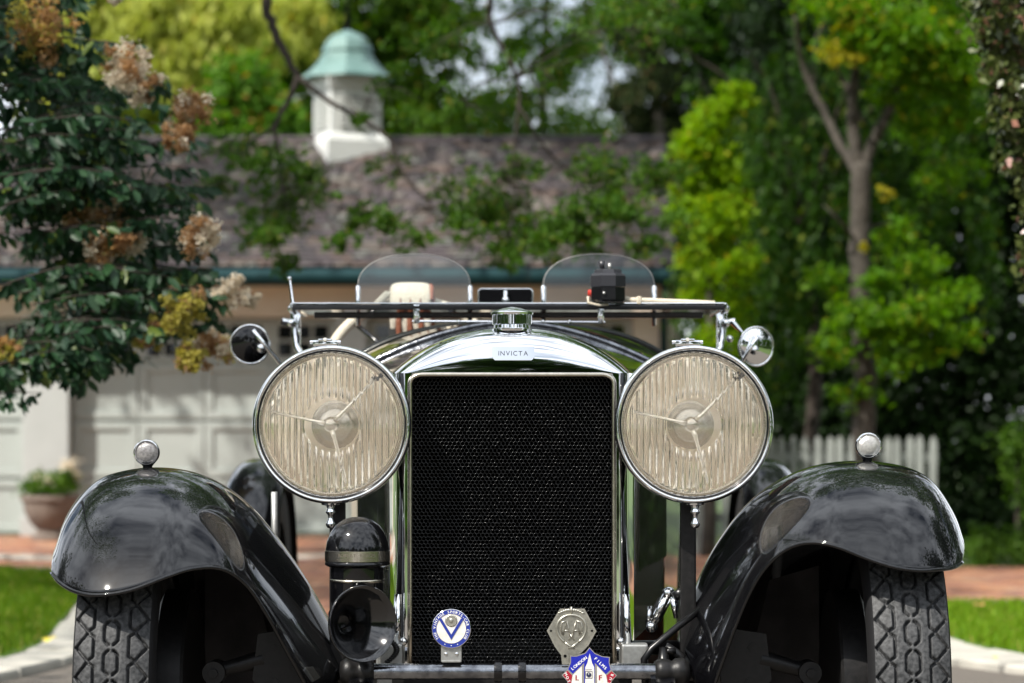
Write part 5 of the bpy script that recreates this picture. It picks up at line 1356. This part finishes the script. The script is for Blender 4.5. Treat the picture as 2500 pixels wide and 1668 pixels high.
# --- folded windscreen and aero screens
WZ = 1.149
q = MB(); q.box((-.008, 1.0, WZ + .0045), (.972, .014, .005), bev=.002); q.box((-.008, 1.002, WZ - .004), (.975, .016, .011), bev=.002, mi=1)
for sd in (-1, 1):
    q.box((-.008 + sd * .487, 1.19, WZ), (.010, .39, .012), bev=.002)
    for x in (.10, .36): q.box((-.008 + sd * x, 1.365, WZ + .004), (.05, .012, .010), bev=.003)
q.box((-.008, 1.37, WZ - .002), (.93, .020, .016), bev=.003, mi=1)
ws = q.build('windscreen', [ch, M['darkplastic']], car)
q = MB(); q.box((-.008, 1.185, WZ), (.962, .355, .005)); q.build('glass', M['glass'], ws)
for sd in (-1, 1):
    xo = -.008 + sd * .515
    q = MB(); q.tube([(xo, 1.37, WZ + .01), (xo - sd * .004, 1.37, WZ - .03), (xo - sd * .010, 1.36, WZ - .08), (xo - sd * .035, 1.33, WZ - .12), (xo - sd * .075, 1.31, WZ - .16)], [.009, .010, .009, .009, .012], 12)
    q.box((xo - sd * .010, 1.37, WZ - .035), (.016, .02, .075), bev=.003)
    q.sphere((xo, 1.355, WZ + .012), .0125, 10); q.sphere((xo + sd * .003, 1.352, WZ - .022), .0105, 10); q.tube([(xo - .002, 1.36, WZ - .02), (xo + sd * .026, 1.35, WZ - .018)], .008, 10)
    if sd < 0: q.tube([(xo, 1.355, WZ + .02), (xo - .008, 1.355, WZ + .082)], [.0045, .0035], 8); q.sphere((xo - .008, 1.355, WZ + .084), .0055, 6)
    else: q.tube([(xo + .02, 1.35, WZ - .02), (xo + .042, 1.345, WZ - .045)], [.008, .004], 8); q.sphere((xo + .012, 1.35, WZ - .06), .009, 8)
    q.build('pillar', ch, ws, True, sharp=40)
q = MB()
q.tube([(-.225, 1.0, WZ - .035), (.21, 1.0, WZ - .037)], .0028, 8)
for x in (-.12, -.02, .07, .13): q.sphere((x, 1.0, WZ - .036), .0052, 6)
for x in (-.215, .2): q.box((x, 1.0, WZ - .018), (.014, .012, .044), bev=.002)
q.build('wiper_linkage', ch, ws, True, sharp=40)
# wiper motor
wx = P(1484, 0, 1.0).x; q = MB()
def octo(z, h): return [Vector((wx + h * math.cos(R(22.5 + 45 * k)), 1.0 + h * math.sin(R(22.5 + 45 * k)), z)) for k in range(8)]
q.grid([octo(WZ + .008, .001), octo(WZ + .008, .036), octo(WZ + .012, .041), octo(WZ + .040, .041), octo(WZ + .042, .0425)], closed_v=True)
wm = q.build('wiper_motor', M['darkplastic'], ws)
q = MB(); q.grid([octo(WZ + .042, .0425), octo(WZ + .066, .0425), octo(WZ + .071, .039), octo(WZ + .072, .034), octo(WZ + .080, .032), octo(WZ + .082, .026), octo(WZ + .083, .001)], closed_v=True); q.build('lid', M['greybox'], wm)
q = MB(); q.tube([(wx + .004, 1.0, WZ + .08), (wx + .004, 1.0, WZ + .096)], .004, 8); q.build('knob', M['alloy'], wm, True)
q = MB(); q.tube([(wx - .012, 1.0, WZ + .082), (wx - .014, 1.0, WZ + .10)], [.005, .008], 8); q.build('filler', M['greybox'], wm, True)
q = MB(); q.tube([(wx - .01, .958, WZ + .026), (wx - .01, .964, WZ + .026)], .0035, 8); q.build('screw', M['alloy'], wm, True)
q = MB(); q.lathe([(0, -.046), (.008, -.045), (.009, -.03)], (wx, 1.0, WZ + .028), (1, 0, 0), 14); q.build('side_lens', M['amber'], wm, True)
q = MB(); pts = [Vector((wx + .038, 1.0, WZ + .016))] + [Vector((wx + .05 + .19 * k / 8, 1.0, WZ + .013 - .001 * k)) for k in range(9)]; q.tube(pts, .0062, 10)
for k in range(40): q.lathe([(.006, -.0012), (.0072, 0), (.006, .0012)], (wx + .05 + .19 * k / 39, 1.0, WZ + .013 - .008 * k / 39), (1, 0, 0), 10)
q.box((wx + .07, 1.0, WZ + .012), (.01, .016, .018), bev=.002); q.build('conduit', M['cord'], wm, True)
q = MB(); q.tube([(wx - .045, .99, WZ + .02), (wx - .045, .985, WZ + .006), (wx - .02, .98, WZ - .0), (wx + .0, .985, WZ + .002)], .003, 6); q.build('wire', M['cord'], wm, True)

for cxp, hw in ((-.2355, .1345), (.2085, .1330)):
    yb = 1.39; zb = P(0, 745, yb).z - .02; zt = P(0, 619, yb).z; zs = P(0, 695, yb).z; pts = [(-hw, zb), (hw, zb), (hw, zs)]
    pts += [(hw * math.cos(a) ** .85 if math.cos(a) > 0 else -hw * abs(math.cos(a)) ** .85, zs + (zt - zs) * math.sin(a) ** .95) for a in [math.pi * k / 40 for k in range(1, 40)]] + [(-hw, zs)]
    lean = .16; fz = lambda b: yb + (b - zb) * lean
    q = MB(); q.prism([(a, b - zb) for a, b in pts], (cxp, yb, zb), (1, 0, 0), (0, lean, 1), .004); aero = q.build('aero_screen', M['glass'], car)
    q = MB(); q.tube([(cxp + a, fz(b) - .002, b) for a, b in pts[2:]], .0011, 6); q.build('glass_edge', pm('ground_glass_edge', (.42, .40, .38), .35), aero, True)
    for s in (-1, 1):
        q = MB(); q.tube([(cxp + s * hw, yb - .002, zb - .03), (cxp + s * hw, fz(zs) - .002, zs - .004), (cxp + s * hw, fz(zs) - .002, zs)], [.0062, .0056, .002], 10); q.build('clamp_post', ch, aero, True)

# rear-view mirror on the scuttle
mxp = P(1234, 726, 1.33); q = MB()
def rrect(w, h, r): return [(sx * (w - r) + r * math.cos(R(a0 + t)), sz * (h - r) + r * math.sin(R(a0 + t))) for sx, sz, a0 in ((1, 1, 0), (-1, 1, 90), (-1, -1, 180), (1, -1, 270)) for t in (0, 30, 60, 90)]
q.prism(rrect(.0645, .0195, .008), mxp, *XY, .006); mir = q.build('rear_view_mirror', pa, car)
q = MB(); q.tube([mxp + Vector((a, -.006, b)) for a, b in rrect(.0645, .0195, .008)], .0019, 8, closed=True)
q.tube([mxp + Vector((0, -.012, .015)), mxp + Vector((0, -.014, -.01)), mxp + Vector((0, -.004, -.04))], .0055, 10); q.sphere(mxp + Vector((0, -.014, -.008)), .010, 10); q.build('mirror_frame', ch, mir, True)

# side mirrors on stalks
for sd, px, py, tilt in ((-1, 611, 841, Vector((.05, -1, -.10))), (1, 1846, 846, Vector((.42, -1, -.065)))):
    c = P(px, py, 1.15); n_ = tilt.normalized()
    q = MB(); q.lathe([(0, -.004), (.040, -.003), (.0435, 0), (.044, .006), (.0435, .010)], c, -n_, 40)
    sm_ = q.build('side_mirror', ch if sd > 0 else M['paint'], car, True, sharp=40)  # left back painted black in place of the dark surroundings it mirrors
    q = MB(); a_, u_, w_ = frame_of(n_); q.tube([c + (u_ * math.cos(t) + w_ * math.sin(t)) * .0445 for t in [2 * math.pi * k / 40 for k in range(40)]], .0028, 8, closed=True)
    e = P(690, 895, 1.15) if sd < 0 else P(1797, 905, 1.15); s_ = P(617, 806, 1.12) if sd < 0 else P(1850, 822, 1.12)
    q.tube([s_, s_.lerp(e, .5), e, e + Vector((-sd * .12, .1, -.14))], .0052, 10)
    bl = c + n_ * .012 + Vector((sd * -.006 + (.02 if sd < 0 else -.004), 0, -.008)); q.sphere(bl, .0115, 10); q.build('mirror_stalk', ch, sm_, True)

# steering wheel and gloves
sw = P(1003, 905, 1.75); tilt = Matrix.Rotation(R(-32), 3, 'X'); RW = .215
q = MB(); q.tube([sw + tilt @ Vector((RW * math.cos(a), 0, RW * math.sin(a))) for a in [2 * math.pi * k / 72 for k in range(72)]], .0135, 12, closed=True); whl = q.build('steering_wheel', M['cord'], car, True)
q = MB()
for k in range(4): a = R(45 + 90 * k); q.tube([sw + tilt @ Vector((.03 * math.cos(a), 0, .03 * math.sin(a))), sw + tilt @ Vector((RW * math.cos(a), 0, RW * math.sin(a)))], .007, 8)
q.lathe([(0, -.02), (.03, -.015), (.035, .0), (.03, .02)], sw, tilt @ Vector((0, 1, 0)), 24); q.tube([sw, (sw.x * .9, 1.3, .86)], .02, 10); q.build('spokes', M['darkplastic'], whl, True)

top = sw + tilt @ Vector((0, 0, RW))
gl = thing('driving_gloves', (top.x, top.y, top.z), 'cream knitted driving gloves with tan leather palms draped over the wheel rim', 'gloves')
gy = top.y - .018
def slabg(mb, pts, w, th, n=10):
    """rounded strap along pts, width w (x), thickness th"""
    G = []
    for i, (p, ww, tt) in enumerate(zip(pts, w, th)):
        t = (Vector(pts[min(i + 1, len(pts) - 1)]) - Vector(pts[max(i - 1, 0)])).normalized(); nn = Vector((1, 0, 0)).cross(t).normalized()
        G.append([Vector(p) + Vector((1, 0, 0)) * ww * math.copysign(abs(math.cos(a)) ** .6, math.cos(a)) + nn * tt * math.copysign(abs(math.sin(a)) ** .7, math.sin(a)) for a in [2 * math.pi * k / 16 for k in range(16)]])
    mb.grid(G, closed_v=True); mb.add(G[0], [tuple(range(16))]); mb.add(G[-1], [tuple(range(15, -1, -1))])
gx = P(1003, 0, gy).x; gz = P(0, 697, gy).z
q = MB(); slabg(q, [(gx, gy + .055, gz - .045), (gx, gy + .04, gz - .012), (gx, gy + .012, gz - .004), (gx, gy - .014, gz - .010), (gx, gy - .024, gz - .035), (gx, gy - .027, gz - .062)], [.046, .049, .051, .053, .053, .052], [.010, .012, .013, .013, .012, .010])
for k in range(4):
    x = gx - .038 + .0255 * k; L = (.050, .066, .070, .056)[k]
    slabg(q, [(x, gy - .026, gz - .055), (x + .002, gy - .029, gz - .075), (x + .003 * (k - 1.5), gy - .028, gz - .062 - L * .6), (x + .004 * (k - 1.5), gy - .026, gz - .062 - L)], [.011, .0112, .0105, .007], [.009, .009, .008, .005])
q.build('knitted_back', M['knit'], gl, True)
for k in range(3):
    x = gx - .025 + .0255 * k; q = MB(); q.tube([(x, gy - .0245, gz - .018), (x, gy - .037, gz - .040), (x, gy - .038, gz - .062), (x + .001, gy - .040, gz - .085)], [.0008, .0018, .0022, .0026], 6); q.build('seam', M['leather'], gl, True)
q = MB(); slabg(q, [(gx + .012, gy - .010, gz - .028), (gx + .013, gy - .012, gz - .075), (gx + .012, gy - .010, gz - .12), (gx + .010, gy - .006, gz - .165)], [.050, .053, .046, .030], [.009, .010, .009, .006])
slabg(q, [(gx + .050, gy + .02, gz - .004), (gx + .054, gy - .012, gz - .012), (gx + .053, gy - .022, gz - .04)], [.006, .007, .006], [.010, .012, .010])
for k in range(3): slabg(q, [(gx - .03 + .028 * k, gy - .034, gz - .085), (gx - .03 + .029 * k, gy - .036, gz - .115), (gx - .028 + .029 * k, gy - .03, gz - .15)], [.007, .007, .005], [.005, .005, .004])
q.build('leather_palm', M['leather'], gl, True)
q = MB(); slabg(q, [(gx - .055, gy - .012, gz - .018), (gx - .072, gy - .016, gz - .036), (gx - .09, gy - .012, gz - .052)], [.012, .014, .010], [.011, .012, .009]); q.build('thumb', M['knit'], gl, True)

# steering joints seen between radiator and right wing
q = MB(); a = P(1590, 1530, .12); b = P(1632, 1448, .12)
q.tube([a, a.lerp(b, .55), b], [.008, .010, .011], 12); q.sphere(b, .0125, 10); q.sphere(a, .012, 10)
q.tube([P(1586, 1480, .12), P(1584, 1530, .12)], [.004, .007], 8); q.tube([P(1646, 1460, .12), P(1650, 1510, .12)], [.010, .004], 10); q.build('steering_joint', ch, car, True)
q = MB(); q.tube([P(1598, 1512, .125), P(1622, 1466, .125)], .0125, 12); q.tube([P(1654, 1440, .10), P(1665, 1460, .10)], .014, 12); q.build('drag_link', M['paint_dull'], car, True)
q = MB(); q.tube([P(1575, 1668, -.02), P(1572, 1610, -.02), P(1590, 1585, -.02), P(1655, 1530, 0), P(1720, 1480, .05)], .007, 10); q.tube([P(1625, 1580, -.02), P(1660, 1600, -.02), P(1672, 1680, -.02)], .010, 10)
q.tube([P(1620, 1590, -.03), P(1650, 1590, -.03)], .006, 8); q.lathe([(.012, 0), (.018, .005), (.018, .012), (.010, .018), (.008, .04)], P(1620, 1632, -.03), (0, 0, 1), 16); q.build('brake_linkage', M['paint_dull'], car, True)
q = MB(); q.box((0, .45, .40), (.46, .7, .12)); q.build('engine_sump', M['grime'], car)
